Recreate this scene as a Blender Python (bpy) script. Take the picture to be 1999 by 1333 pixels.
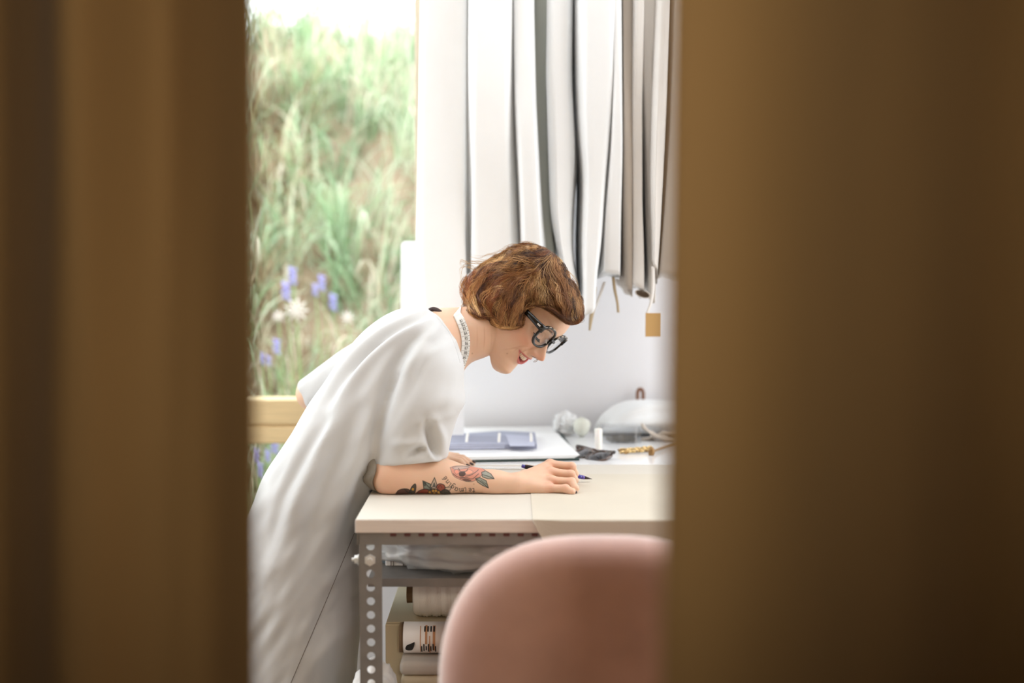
import bpy, bmesh, math, random
import numpy as np
from mathutils import Vector, Matrix
from mathutils.bvhtree import BVHTree

for _o in list(bpy.data.objects):
    bpy.data.objects.remove(_o)
SC = bpy.context.scene
COL = SC.collection
random.seed(7)
RNG = np.random.default_rng(7)

# ------------------------------------------------------------------ camera, world, lights, exposure
ZC, FPX, TH = 1.346, 2777.0, math.atan(186.5 / 2777.0)
cam_d = bpy.data.cameras.new('camera')
cam = bpy.data.objects.new('camera', cam_d)
COL.objects.link(cam)
cam.location = (0, 0, ZC)
cam.rotation_euler = (math.pi / 2 - TH, 0, 0)
cam_d.sensor_width = 36.0
cam_d.lens = FPX / 1999.0 * 36.0
cam_d.clip_start = 0.05
cam_d.dof.use_dof = True
cam_d.dof.focus_distance = 2.87
cam_d.dof.aperture_fstop = 1.5
SC.camera = cam

SC.view_settings.view_transform = 'Standard'
SC.view_settings.look = 'None'
SC.view_settings.gamma = 1.0
SC.view_settings.use_curve_mapping = False
SC.view_settings.exposure = 0.15
SC.cycles.use_denoising = True
SC.cycles.max_bounces = 10
SC.cycles.diffuse_bounces = 5
SC.cycles.transparent_max_bounces = 16
SC.cycles.sample_clamp_indirect = 6.0

world = bpy.data.worlds.new('sky')
SC.world = world
world.use_nodes = True
_bg = world.node_tree.nodes['Background']
_bg.inputs[0].default_value = (0.93, 0.97, 1.0, 1)
_bg.inputs[1].default_value = 5.5

def area(name, loc, rot, sx, sy, power, color=(1, 1, 1), spread=math.pi):
    d = bpy.data.lights.new(name, 'AREA')
    d.shape = 'RECTANGLE'; d.size = sx; d.size_y = sy; d.energy = power; d.color = color; d.spread = spread
    o = bpy.data.objects.new(name, d); COL.objects.link(o)
    o.location = loc; o.rotation_euler = rot
    return o
R90 = math.pi / 2
# daylight from supposed unseen windows right and left, plus an added overhead fill lamp
area('right_window_daylight', (2.15, 2.65, 1.65), (0, R90, 0), 1.6, 1.9, 29, (0.96, 0.98, 1.0))
area('ceiling_fill', (0.2, 2.65, 2.66), (0, 0, 0), 2.6, 1.6, 26, (0.96, 0.98, 1.0))
area('left_window_daylight', (-2.15, 2.6, 1.5), (0, -R90, 0), 1.6, 1.6, 25, (0.96, 0.98, 1.0))
# added warm spot behind the camera, lights the curtains and fades outwards
_sd = bpy.data.lights.new('curtain_fill_spot', 'SPOT'); _sd.energy = 36; _sd.color = (1.0, 0.90, 0.70); _sd.shadow_soft_size = 0.06
_sd.spot_size = math.radians(58); _sd.spot_blend = 1.0
_so = bpy.data.objects.new('curtain_fill_spot', _sd); COL.objects.link(_so); _so.location = (0.16, -0.25, 1.62)
_so.rotation_euler = (Vector((-0.02, 1.1, 1.50)) - Vector(_so.location)).to_track_quat('-Z', 'Y').to_euler()

# ------------------------------------------------------------------ helpers
def P(px, py, Y):
    u = (px - 999.5) / FPX; v = (666.5 - py) / FPX
    c, s = math.cos(TH), math.sin(TH)
    dy = c + v * s; dz = v * c - s
    t = Y / dy
    return np.array([u * t, Y, ZC + dz * t])

def PZ(px, py, z):
    u = (px - 999.5) / FPX; v = (666.5 - py) / FPX
    c, s = math.cos(TH), math.sin(TH)
    dy = c + v * s; dz = v * c - s
    t = (z - ZC) / dz
    return np.array([u * t, dy * t, z])

def proj(p):
    p = np.asarray(p, float)
    x = p[..., 0]; y = p[..., 1]; z = p[..., 2] - ZC
    c, s = math.cos(TH), math.sin(TH)
    d = y * c - z * s; v = z * c + y * s
    return np.stack([999.5 + FPX * x / d, 666.5 - FPX * v / d], -1)

def srgb(r, g, b):
    f = lambda c: (c / 255 / 12.92) if c / 255 <= 0.04045 else ((c / 255 + 0.055) / 1.055) ** 2.4
    return (f(r), f(g), f(b), 1.0)

def mat(name, col, rough=0.6, var=0.0, scale=20.0, bump=0.0, bscale=200.0, metal=0.0, sheen=0.0, trans=0.0,
        sss=0.0, spec=0.5, attr=None, stretch=(1, 1, 1), coat=0.0, var_col=None, transl=0.0):
    m = bpy.data.materials.new(name); m.use_nodes = True
    nt = m.node_tree; b = nt.nodes['Principled BSDF']
    b.inputs['Base Color'].default_value = col
    b.inputs['Roughness'].default_value = rough
    b.inputs['Metallic'].default_value = metal
    b.inputs['Specular IOR Level'].default_value = spec
    b.inputs['Coat Weight'].default_value = coat
    if sheen:
        b.inputs['Sheen Weight'].default_value = sheen; b.inputs['Sheen Roughness'].default_value = 0.4
    if trans:
        b.inputs['Transmission Weight'].default_value = trans
    if sss:
        b.inputs['Subsurface Weight'].default_value = sss
        b.inputs['Subsurface Radius'].default_value = (1.0, 0.35, 0.2)
        b.inputs['Subsurface Scale'].default_value = 0.006
    tc = nt.nodes.new('ShaderNodeTexCoord'); mp = nt.nodes.new('ShaderNodeMapping')
    nt.links.new(tc.outputs['Object'], mp.inputs['Vector']); mp.inputs['Scale'].default_value = stretch
    src = None
    if attr:
        a = nt.nodes.new('ShaderNodeAttribute'); a.attribute_name = attr; src = a.outputs['Color']
        nt.links.new(src, b.inputs['Base Color'])
    if var or var_col:
        n = nt.nodes.new('ShaderNodeTexNoise'); n.inputs['Scale'].default_value = scale; n.inputs['Detail'].default_value = 4
        nt.links.new(mp.outputs['Vector'], n.inputs['Vector'])
        mx = nt.nodes.new('ShaderNodeMix'); mx.data_type = 'RGBA'
        if var_col:
            mx.blend_type = 'MIX'
            rmp = nt.nodes.new('ShaderNodeValToRGB'); rmp.color_ramp.elements[0].position = 0.4; rmp.color_ramp.elements[1].position = 0.65
            nt.links.new(n.outputs['Fac'], rmp.inputs['Fac']); nt.links.new(rmp.outputs['Color'], mx.inputs[0])
            mx.inputs[6].default_value = col; mx.inputs[7].default_value = var_col
        else:
            mx.blend_type = 'MULTIPLY'; mx.inputs[0].default_value = 1.0
            mr = nt.nodes.new('ShaderNodeMapRange'); mr.inputs[1].default_value = 0.3; mr.inputs[2].default_value = 0.7
            mr.inputs[3].default_value = 1 - var; mr.inputs[4].default_value = 1 + var * 0.3
            nt.links.new(n.outputs['Fac'], mr.inputs[0])
            if src: nt.links.new(src, mx.inputs[6])
            else: mx.inputs[6].default_value = col
            nt.links.new(mr.outputs[0], mx.inputs[7])
        nt.links.new(mx.outputs[2], b.inputs['Base Color']); src = mx.outputs[2]
    if bump:
        n2 = nt.nodes.new('ShaderNodeTexNoise'); n2.inputs['Scale'].default_value = bscale; n2.inputs['Detail'].default_value = 3
        nt.links.new(mp.outputs['Vector'], n2.inputs['Vector'])
        bp = nt.nodes.new('ShaderNodeBump'); bp.inputs['Strength'].default_value = bump; bp.inputs['Distance'].default_value = 0.002
        nt.links.new(n2.outputs['Fac'], bp.inputs['Height']); nt.links.new(bp.outputs['Normal'], b.inputs['Normal'])
    if transl:
        tr = nt.nodes.new('ShaderNodeBsdfTranslucent'); tr.inputs['Color'].default_value = col
        if src: nt.links.new(src, tr.inputs['Color'])
        ms = nt.nodes.new('ShaderNodeMixShader'); ms.inputs[0].default_value = transl
        out = nt.nodes['Material Output']
        nt.links.new(b.outputs[0], ms.inputs[1]); nt.links.new(tr.outputs[0], ms.inputs[2]); nt.links.new(ms.outputs[0], out.inputs[0])
    return m

def clear_mat(name, tint=(1, 1, 1, 1), gloss=0.08, rough=0.02, haze=0.0):
    """clear sheet: see-through with a fresnel-weighted reflection and, if asked, a little milky diffuse"""
    m = bpy.data.materials.new(name); m.use_nodes = True
    nt = m.node_tree; nt.nodes.remove(nt.nodes['Principled BSDF'])
    t = nt.nodes.new('ShaderNodeBsdfTransparent'); t.inputs[0].default_value = tint
    g = nt.nodes.new('ShaderNodeBsdfGlossy'); g.inputs['Roughness'].default_value = rough
    lw = nt.nodes.new('ShaderNodeLayerWeight'); pw = nt.nodes.new('ShaderNodeMath'); pw.operation = 'POWER'; pw.inputs[1].default_value = 4.0
    ad = nt.nodes.new('ShaderNodeMath'); ad.operation = 'MULTIPLY_ADD'; ad.inputs[1].default_value = 0.7; ad.inputs[2].default_value = gloss * .4; ad.use_clamp = True
    nt.links.new(lw.outputs['Facing'], pw.inputs[0]); nt.links.new(pw.outputs[0], ad.inputs[0])
    ms = nt.nodes.new('ShaderNodeMixShader')
    nt.links.new(ad.outputs[0], ms.inputs[0]); nt.links.new(t.outputs[0], ms.inputs[1]); nt.links.new(g.outputs[0], ms.inputs[2])
    last = ms
    if haze:
        d = nt.nodes.new('ShaderNodeBsdfDiffuse'); d.inputs[0].default_value = (0.85, 0.85, 0.85, 1)
        m2 = nt.nodes.new('ShaderNodeMixShader'); m2.inputs[0].default_value = haze
        nt.links.new(ms.outputs[0], m2.inputs[1]); nt.links.new(d.outputs[0], m2.inputs[2]); last = m2
    nt.links.new(last.outputs[0], nt.nodes['Material Output'].inputs[0])
    return m

def wloc(o):
    v = np.zeros(3)
    while o is not None:
        v += np.array(o.location); o = o.parent
    return v

def props(o, label=None, category=None, group=None, kind=None):
    if label: o['label'] = label
    if category: o['category'] = category
    if group: o['group'] = group
    if kind: o['kind'] = kind
    return o

def thing(name, loc, label, category, group=None):
    o = bpy.data.objects.new(name, None); COL.objects.link(o)
    o.empty_display_size = 0.05; o.location = [float(x) for x in loc]
    return props(o, label, category, group)

def obj(name, verts, faces, m, parent=None, smooth=True, origin=None, **kw):
    """one mesh object; verts are world coordinates"""
    v = np.asarray(verts, float)
    if parent is not None: base = wloc(parent)
    else: base = np.array(origin, float) if origin is not None else np.zeros(3)
    me = bpy.data.meshes.new(name)
    if isinstance(faces, np.ndarray) and faces.ndim == 2:
        k = faces.shape[1]
        me.vertices.add(len(v)); me.vertices.foreach_set('co', (v - base).astype(np.float32).ravel())
        me.loops.add(faces.size); me.loops.foreach_set('vertex_index', faces.astype(np.int32).ravel())
        me.polygons.add(len(faces)); me.polygons.foreach_set('loop_start', np.arange(0, faces.size, k, dtype=np.int32))
        me.update(calc_edges=True)
    else:
        me.from_pydata([tuple(x) for x in (v - base)], [], [tuple(int(i) for i in f) for f in faces])
        me.update()
    if m: me.materials.append(m)
    me.polygons.foreach_set('use_smooth', np.full(len(me.polygons), bool(smooth)))
    o = bpy.data.objects.new(name, me); COL.objects.link(o)
    if parent is not None: o.parent = parent
    elif origin is not None: o.location = [float(x) for x in base]
    return props(o, **kw)

class MB:
    """collects pieces into one mesh"""
    def __init__(s): s.v = []; s.f = []; s.n = 0
    def add(s, v, f):
        v = np.asarray(v, float); s.v.append(v); s.f += [tuple(int(i) + s.n for i in q) for q in f]; s.n += len(v); return s
    def box(s, lo, hi, bev=0.0):
        v, f = box(lo, hi, bev); return s.add(v, f)
    def out(s): return np.concatenate(s.v), s.f

def box(lo, hi, bev=0.0):
    lo = np.array(lo, float); hi = np.array(hi, float)
    if bev <= 0:
        x0, y0, z0 = lo; x1, y1, z1 = hi
        v = [(x0, y0, z0), (x1, y0, z0), (x1, y1, z0), (x0, y1, z0), (x0, y0, z1), (x1, y0, z1), (x1, y1, z1), (x0, y1, z1)]
        return v, [(0, 3, 2, 1), (4, 5, 6, 7), (0, 1, 5, 4), (1, 2, 6, 5), (2, 3, 7, 6), (3, 0, 4, 7)]
    bm = bmesh.new()
    bmesh.ops.create_cube(bm, size=1.0)
    for v in bm.verts:
        v.co = Vector((lo + hi) / 2) + Vector([(hi - lo)[i] * v.co[i] for i in range(3)])
    bmesh.ops.bevel(bm, geom=list(bm.edges), offset=bev, segments=2, profile=0.5, affect='EDGES')
    bm.verts.index_update()
    v = [tuple(x.co) for x in bm.verts]; f = [tuple(x.index for x in q.verts) for q in bm.faces]
    bm.free()
    return v, f

def grid_faces(n, m, close=True):
    """n rows of m points; wraps around m when close"""
    i = np.arange(n - 1)[:, None]; mm = m if close else m - 1
    j = np.arange(mm)[None, :]; j2 = (j + 1) % m
    return np.stack([i * m + j, i * m + j2, (i + 1) * m + j2, (i + 1) * m + j], -1).reshape(-1, 4)

def loft(rings, cap=True):
    rings = np.asarray(rings, float); n, m, _ = rings.shape
    v = rings.reshape(-1, 3); f = [tuple(q) for q in grid_faces(n, m)]
    if cap:
        v = np.concatenate([v, rings[0].mean(0)[None], rings[-1].mean(0)[None]])
        a, b = n * m, n * m + 1
        for j in range(m):
            f.append((a, (j + 1) % m, j)); f.append((b, (n - 1) * m + j, (n - 1) * m + (j + 1) % m))
    return v, f

def frames(pts):
    pts = np.asarray(pts, float)
    t = np.gradient(pts, axis=0); t /= np.linalg.norm(t, axis=1, keepdims=True) + 1e-12
    ref = np.array([0, 0, 1.0]) if abs(t[0][2]) < 0.9 else np.array([1.0, 0, 0])
    ns = []; n = np.cross(t[0], ref); n /= np.linalg.norm(n)
    for k in range(len(pts)):
        n = n - t[k] * np.dot(n, t[k]); n /= np.linalg.norm(n) + 1e-12; ns.append(n)
    ns = np.array(ns); return t, ns, np.cross(t, ns)

def tube(pts, r, seg=10, cap=True):
    pts = np.asarray(pts, float); r = np.broadcast_to(np.asarray(r, float), (len(pts),))
    t, n, b = frames(pts)
    a = np.linspace(0, 2 * np.pi, seg, endpoint=False)
    rings = pts[:, None, :] + r[:, None, None] * (np.cos(a)[None, :, None] * n[:, None, :] + np.sin(a)[None, :, None] * b[:, None, :])
    return loft(rings, cap)

def spline(pts, n):
    """Catmull-Rom through pts (any width), n samples"""
    p = np.asarray(pts, float)
    p = np.concatenate([2 * p[:1] - p[1:2], p, 2 * p[-1:] - p[-2:-1]])
    k = len(p) - 3; u = np.linspace(0, k, n); i = np.minimum(u.astype(int), k - 1); t = (u - i)[:, None]
    a, b, c, d = p[i], p[i + 1], p[i + 2], p[i + 3]
    return 0.5 * (2 * b + (c - a) * t + (2 * a - 5 * b + 4 * c - d) * t ** 2 + (3 * b - a - 3 * c + d) * t ** 3)

def ell(c, r, n=16, m=24):
    """ellipsoid mesh"""
    th = np.linspace(0.02, np.pi - 0.02, n); ph = np.linspace(0, 2 * np.pi, m, endpoint=False)
    x = np.sin(th)[:, None] * np.cos(ph); y = np.sin(th)[:, None] * np.sin(ph); z = np.cos(th)[:, None] * np.ones(m)
    return loft(np.stack([x * r[0] + c[0], y * r[1] + c[1], z * r[2] + c[2]], -1))

def vnoise(p, seed=0):
    """cheap smooth value noise in [-1,1]; p (...,d)"""
    p = np.asarray(p, float); d = p.shape[-1]
    i = np.floor(p).astype(np.int64); f = p - i; f = f * f * (3 - 2 * f)
    out = 0
    for c in range(2 ** d):
        bits = [(c >> k) & 1 for k in range(d)]
        h = np.zeros(p.shape[:-1], np.int64) + seed * 1013
        w = 1.0
        for k in range(d):
            h = h * 73856093 ^ ((i[..., k] + bits[k]) * (19349663 + 83492791 * k))
            w = w * (f[..., k] if bits[k] else 1 - f[..., k])
        h = (h ^ (h >> 13)) * 1274126177 & 0x7fffffff
        h = (h ^ (h >> 16)) & 0xffff
        out = out + w * (h / 32767.5 - 1)
    return out

# --- signed-distance modelling for flesh
def smin(a, b, k):
    h = np.clip(0.5 + 0.5 * (b - a) / k, 0, 1)
    return b * (1 - h) + a * h - k * h * (1 - h)

def sdf_mesh(prims, h, pad=0.012):
    """prims: (a, b, ra, rb, k[, squash]) round cones; returns verts, quads"""
    pts = np.array([p for q in prims for p in (q[0], q[1])]); rm = max(max(q[2], q[3]) for q in prims)
    lo = pts.min(0) - rm - pad; hi = pts.max(0) + rm + pad
    n = np.ceil((hi - lo) / h).astype(int) + 1
    ax = [lo[i] + h * np.arange(n[i]) for i in range(3)]
    D = np.full(n, 0.03)
    for q in prims:
        a = np.array(q[0], float); b = np.array(q[1], float); ra, rb, k = q[2:5]
        m = max(ra, rb) + 0.028
        s0 = np.maximum(((np.minimum(a, b) - m - lo) / h).astype(int), 0); s1 = np.minimum(((np.maximum(a, b) + m - lo) / h).astype(int) + 1, n)
        X, Y, Z = np.meshgrid(*[ax[i][s0[i]:s1[i]] for i in range(3)], indexing='ij', sparse=True)
        ba = b - a; L = max(ba @ ba, 1e-12)
        t = np.clip(((X - a[0]) * ba[0] + (Y - a[1]) * ba[1] + (Z - a[2]) * ba[2]) / L, 0, 1)
        d = np.sqrt((X - a[0] - t * ba[0]) ** 2 + (Y - a[1] - t * ba[1]) ** 2 + (Z - a[2] - t * ba[2]) ** 2) - (ra + t * (rb - ra))
        sl = tuple(slice(s0[i], s1[i]) for i in range(3))
        D[sl] = smin(D[sl], d, k)
    return nets(D, lo, h)

def nets(D, lo, h):
    n = D.shape
    acc = np.zeros((n[0] - 1, n[1] - 1, n[2] - 1, 3)); cnt = np.zeros((n[0] - 1, n[1] - 1, n[2] - 1))
    ins = D < 0; quads = []
    cross = []
    for a in range(3):
        s0 = [slice(None)] * 3; s1 = [slice(None)] * 3; s0[a] = slice(0, -1); s1[a] = slice(1, None)
        A, B = D[tuple(s0)], D[tuple(s1)]
        idx = np.argwhere(ins[tuple(s0)] != ins[tuple(s1)])
        b, c = [(1, 2), (2, 0), (0, 1)][a]
        ok = (idx[:, b] > 0) & (idx[:, c] > 0) & (idx[:, b] < n[b] - 1) & (idx[:, c] < n[c] - 1)
        idx = idx[ok]
        va = A[tuple(idx.T)]; vb = B[tuple(idx.T)]; t = va / (va - vb)
        pos = idx.astype(float); pos[:, a] += t
        cells = []
        for db, dc in ((0, 0), (1, 0), (1, 1), (0, 1)):
            cc = idx.copy(); cc[:, b] -= db; cc[:, c] -= dc; cells.append(cc)
            np.add.at(acc, tuple(cc.T), pos); np.add.at(cnt, tuple(cc.T), 1)
        cross.append((cells, va < 0))
    vid = np.full(cnt.shape, -1); m = cnt > 0; vid[m] = np.arange(m.sum())
    V = acc[m] / cnt[m][:, None] * h + lo
    for cells, neg in cross:
        q = np.stack([vid[tuple(c.T)] for c in cells], -1)
        q[~neg] = q[~neg][:, ::-1]
        quads.append(q)
    return V, np.concatenate(quads)

def voxel(pieces, size):
    """join meshes and rebuild them as one continuous surface"""
    mb = MB()
    vs = []; n = 0; fl = []
    for v, f in pieces:
        vs.append(np.asarray(v)); fl += [tuple(int(i) + n for i in q) for q in f]; n += len(v)
    me = bpy.data.meshes.new('tmp'); me.from_pydata(np.concatenate(vs).tolist(), [], fl); me.update()
    o = bpy.data.objects.new('tmp', me); COL.objects.link(o)
    md = o.modifiers.new('r', 'REMESH'); md.mode = 'VOXEL'; md.voxel_size = size
    dg = bpy.context.evaluated_depsgraph_get(); dg.update()
    m2 = bpy.data.meshes.new_from_object(o.evaluated_get(dg))
    v = np.empty(len(m2.vertices) * 3, np.float32); m2.vertices.foreach_get('co', v)
    q = np.empty(len(m2.loops), np.int32); m2.loops.foreach_get('vertex_index', q)
    bpy.data.objects.remove(o); bpy.data.meshes.remove(me)
    v = v.reshape(-1, 3).astype(float); q = q.reshape(-1, 4); bpy.data.meshes.remove(m2)
    return v, q

def edges_of(q):
    e = np.concatenate([q[:, [0, 1]], q[:, [1, 2]], q[:, [2, 3]], q[:, [3, 0]]]); e.sort(1)
    return np.unique(e, axis=0)

def relax(v, q, it, w=0.5, mask=None):
    e = edges_of(q); deg = np.bincount(e.ravel(), minlength=len(v)).astype(float)
    m = w if mask is None else (w * mask)[:, None]
    for _ in range(it):
        s = np.empty_like(v)
        for k in range(3):
            s[:, k] = np.bincount(e[:, 0], v[e[:, 1], k], len(v)) + np.bincount(e[:, 1], v[e[:, 0], k], len(v))
        v = v + m * (s / deg[:, None] - v)
    return v

def normals(v, q):
    n = np.cross(v[q[:, 2]] - v[q[:, 0]], v[q[:, 3]] - v[q[:, 1]])
    out = np.zeros_like(v)
    for k in range(4):
        for c in range(3): out[:, c] += np.bincount(q[:, k], n[:, c], len(v))
    return out / (np.linalg.norm(out, axis=1, keepdims=True) + 1e-12)

def seg_dist(p, line):
    """distance of 2-D points to a polyline, and the position along it (0..1)"""
    line = np.asarray(line, float); best = np.full(len(p), 1e9); pos = np.zeros(len(p)); n = len(line) - 1
    for i in range(n):
        a, b = line[i], line[i + 1]; ba = b - a
        t = np.clip(((p - a) @ ba) / max(ba @ ba, 1e-9), 0, 1)
        d = np.linalg.norm(p - a - t[:, None] * ba, axis=1)
        m = d < best; best[m] = d[m]; pos[m] = (i + t[m]) / n
    return best, pos

def inpoly(p, poly):
    poly = np.asarray(poly, float); r = np.zeros(len(p), bool); j = len(poly) - 1
    for i in range(len(poly)):
        xi, yi = poly[i]; xj, yj = poly[j]
        c = ((yi > p[:, 1]) != (yj > p[:, 1])) & (p[:, 0] < (xj - xi) * (p[:, 1] - yi) / (yj - yi + 1e-12) + xi)
        r ^= c; j = i
    return r

def set_color(o, name, rgb):
    a = o.data.color_attributes.new(name, 'FLOAT_COLOR', 'POINT')
    c = np.ones((len(rgb), 4), np.float32); c[:, :3] = rgb
    a.data.foreach_set('color', c.ravel())

# ------------------------------------------------------------------ materials
TZ = 0.86
M = {}
M['wall'] = mat('white_painted_wall', srgb(236, 236, 239), 0.7, var=0.03, scale=3, bump=0.1, bscale=60)
M['floor'] = mat('grey_concrete_floor', srgb(120, 116, 110), 0.55, var=0.2, scale=6, bump=0.15, bscale=40)
M['ceiling'] = mat('white_ceiling', srgb(238, 238, 236), 0.8, var=0.02, scale=4)
M['pine'] = mat('pale_pine_wood', srgb(222, 196, 150), 0.55, var=0.12, scale=12, stretch=(1, 12, 12), bump=0.1, bscale=30)
M['frame_wood'] = mat('cream_window_wood', srgb(214, 200, 176), 0.5, var=0.08, scale=14, stretch=(8, 8, 1))
M['glass'] = clear_mat('window_glass', (0.97, 0.99, 0.98, 1), 0.1)
M['earth'] = mat('brown_bank_earth', srgb(168, 146, 126), 0.95, var=0.35, scale=9, bump=0.6, bscale=20)
M['grass'] = mat('grass_blades', (1, 1, 1, 1), 0.6, attr='tint', transl=0.35)
M['curtain'] = mat('brown_curtain_cloth', srgb(162, 126, 80), 0.85, var=0.05, scale=5, stretch=(3, 3, 0.6), bump=0.12, bscale=500, sheen=0.1, transl=0.15)
M['steel'] = mat('grey_slotted_steel', srgb(134, 131, 128), 0.5, var=0.12, scale=30, metal=0.25)
M['bolt'] = mat('bright_zinc_bolt', srgb(222, 222, 220), 0.45, metal=0.5)
M['plywood'] = mat('pale_plywood', srgb(226, 215, 206), 0.6, var=0.1, scale=10, stretch=(1, 8, 20))
M['cover'] = mat('cream_paper_cover', srgb(205, 199, 188), 0.6, var=0.03, scale=2)
M['kraft'] = mat('tan_kraft_paper', srgb(205, 197, 181), 0.65, var=0.06, scale=4)
M['gloss_white'] = mat('white_gloss_laminate', srgb(240, 241, 243), 0.12, spec=0.6)
M['white_cloth'] = mat('white_cotton', srgb(238, 240, 241), 0.85, var=0.03, scale=8, bump=0.15, bscale=700, sheen=0.1)
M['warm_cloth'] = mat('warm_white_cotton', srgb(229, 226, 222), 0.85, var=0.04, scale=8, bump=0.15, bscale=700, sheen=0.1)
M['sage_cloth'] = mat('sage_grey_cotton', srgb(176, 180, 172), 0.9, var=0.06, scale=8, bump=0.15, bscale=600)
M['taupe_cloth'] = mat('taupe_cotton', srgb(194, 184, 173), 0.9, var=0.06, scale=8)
M['seam'] = mat('dark_seam_thread', srgb(96, 84, 74), 0.8)
M['dark_steel'] = mat('dark_hanger_steel', srgb(70, 70, 72), 0.35, metal=0.8)

# ------------------------------------------------------------------ setting
XL, XR, YB, YF, ZT = -2.2, 2.2, 3.80, -1.6, 2.7
WX = P(812, 400, YB)[0]                       # right edge of the window opening
def struct(name, v, f, m, parent=None, smooth=False, **kw):
    return obj(name, v, f, m, parent, smooth, kind='structure', **kw)
struct('floor', *box((XL - .1, YF - .1, -.1), (XR + .1, YB + .12, 0)), M['floor'])
struct('ceiling', *box((XL - .1, YF - .1, ZT), (XR + .1, YB + .12, ZT + .1)), M['ceiling'])
mb = MB(); mb.box((WX + .03, YB, 0), (XR, YB + .12, ZT)); mb.box((P(680, 900, YB)[0], YB + .002, 0), (WX + .029, YB + .118, .80)); struct('wall_back', *mb.out(), M['wall'])
mb = MB(); mb.box((XL - .1, YF, 0), (XL, YB + .12, ZT)); struct('wall_left', *mb.out(), M['wall'])
struct('wall_right', *box((XR, YF, 0), (XR + .1, YB + .12, ZT)), M['wall'])
struct('wall_front', *box((XL, YF - .1, 0), (XR, YF, ZT)), M['wall'])

# window with a wooden transom of two boards, upper and lower pane
win = bpy.data.objects.new('window_1', None); COL.objects.link(win); win.location = (-1.2, YB, 0)
props(win, kind='structure')
zr = [P(600, y, YB)[2] for y in (778, 826, 831, 863)]
def wpart(name, lo, hi, m, bev=0.004):
    v, f = box(lo, hi, bev); return obj(name, v, f, m, win, False)
wpart('frame_stile', (WX, YB - .03, .80), (WX + .035, YB + .09, ZT), M['frame_wood'])
wpart('frame_stile', (XL, YB - .03, 0), (XL + .05, YB + .09, ZT), M['frame_wood'])
wpart('frame_rail', (XL + .05, YB - .03, ZT - .06), (WX, YB + .09, ZT), M['frame_wood'])
WL = P(680, 900, YB)[0] - .001
wpart('frame_stile', (WL - .03, YB - .03, 0), (WL, YB + .09, .79), M['frame_wood'])
wpart('frame_rail', (XL + .05, YB - .03, 0), (WL - .03, YB + .09, .07), M['frame_wood'])
wpart('transom_board', (XL + .05, YB - .03, zr[1]), (WX, YB + .06, zr[0]), M['pine'])
wpart('transom_board', (XL + .05, YB - .03, zr[3]), (WX, YB + .06, zr[2]), M['pine'])
wpart('transom_core', (XL + .05, YB - .022, zr[2] - .001), (WX, YB + .05, zr[1] + .001), M['pine'], 0)
wpart('pane', (XL + .05, YB + .03, zr[0]), (WX, YB + .036, ZT - .06), M['glass'], 0)
wpart('pane', (XL + .05, YB + .03, .07), (WL - .03, YB + .036, zr[3]), M['glass'], 0)

# planted bank outside the window
def bank_z(x, y):
    t = np.clip((y - 4.35) / 2.15, 0, 1)
    return -0.05 + 2.26 * t ** 0.85 + 0.10 * vnoise(np.stack([x * 2.2, y * 2.2], -1), 3) + 0.05 * vnoise(np.stack([x * 6, y * 6], -1), 4)
gx, gy = np.meshgrid(np.linspace(-3.4, 1.6, 90), np.linspace(3.95, 8.2, 90))
gv = np.stack([gx, gy, bank_z(gx, gy)], -1).reshape(-1, 3)
struct('terrain_bank', gv, grid_faces(90, 90, False)[:, ::-1], M['earth'], smooth=True)

def blades(n_tuft, per, xr, yr, length, width, palette, seed, droop=1.0, spread=0.6):
    rg = np.random.default_rng(seed); V = []; C = []; K = 7
    tx = rg.uniform(*xr, n_tuft); ty = rg.uniform(*yr, n_tuft)
    pal = np.array([srgb(*c)[:3] for c in palette])
    N = n_tuft * per
    x0 = np.repeat(tx, per) + rg.normal(0, .035, N); y0 = np.repeat(ty, per) + rg.normal(0, .035, N)
    z0 = bank_z(x0, y0) - .01
    L = length * np.repeat(rg.uniform(.6, 1.25, n_tuft), per) * rg.uniform(.55, 1.2, N)
    az = rg.uniform(0, 2 * np.pi, N); az = np.where(rg.random(N) < .55, rg.normal(-np.pi / 2, .9, N), az)
    el = np.pi / 2 - np.abs(rg.normal(0, spread, N)); cur = rg.uniform(.8, 2.6, N) * droop
    t = np.linspace(0, 1, K)
    ang = el[:, None] - cur[:, None] * t[None] ** 1.5
    st = L[:, None] / (K - 1)
    r = np.concatenate([np.zeros((N, 1)), np.cumsum(np.cos(ang[:, :-1]) * st, 1)], 1)
    zz = np.concatenate([np.zeros((N, 1)), np.cumsum(np.sin(ang[:, :-1]) * st, 1)], 1)
    cx = x0[:, None] + r * np.cos(az)[:, None]; cy = y0[:, None] + r * np.sin(az)[:, None]; cz = z0[:, None] + zz
    cy = np.maximum(cy, YB + .17)
    w = width * rg.uniform(.5, 1.3, N)[:, None] * (1 - .9 * t ** 2)[None]
    sx = -np.sin(az)[:, None] * w; sy = np.cos(az)[:, None] * w
    a = np.stack([cx + sx, cy + sy, cz], -1); b = np.stack([cx - sx, cy - sy, cz + w * .3], -1)
    V = np.stack([a, b], 2).reshape(-1, 3)
    base = (np.arange(N) * K * 2)[:, None]; k = np.arange(K - 1)[None] * 2
    F = np.stack([base + k, base + k + 1, base + k + 3, base + k + 2], -1).reshape(-1, 4)
    ci = np.repeat(rg.integers(0, len(pal), n_tuft), per)
    ci = np.where(rg.random(N) < .25, rg.integers(0, len(pal), N), ci)
    C = np.repeat(pal[ci] * rg.uniform(.75, 1.2, (N, 1)), K * 2, 0)
    return V, F, C
GREEN = [(170, 196, 158), (158, 188, 152), (188, 206, 174), (142, 168, 136), (206, 212, 190), (218, 208, 190), (200, 184, 164)]  # greens paled to stand in for the bright haze outdoors
DRY = [(190, 165, 140), (165, 140, 115), (205, 190, 165), (150, 120, 100), (185, 190, 150)]
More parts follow.
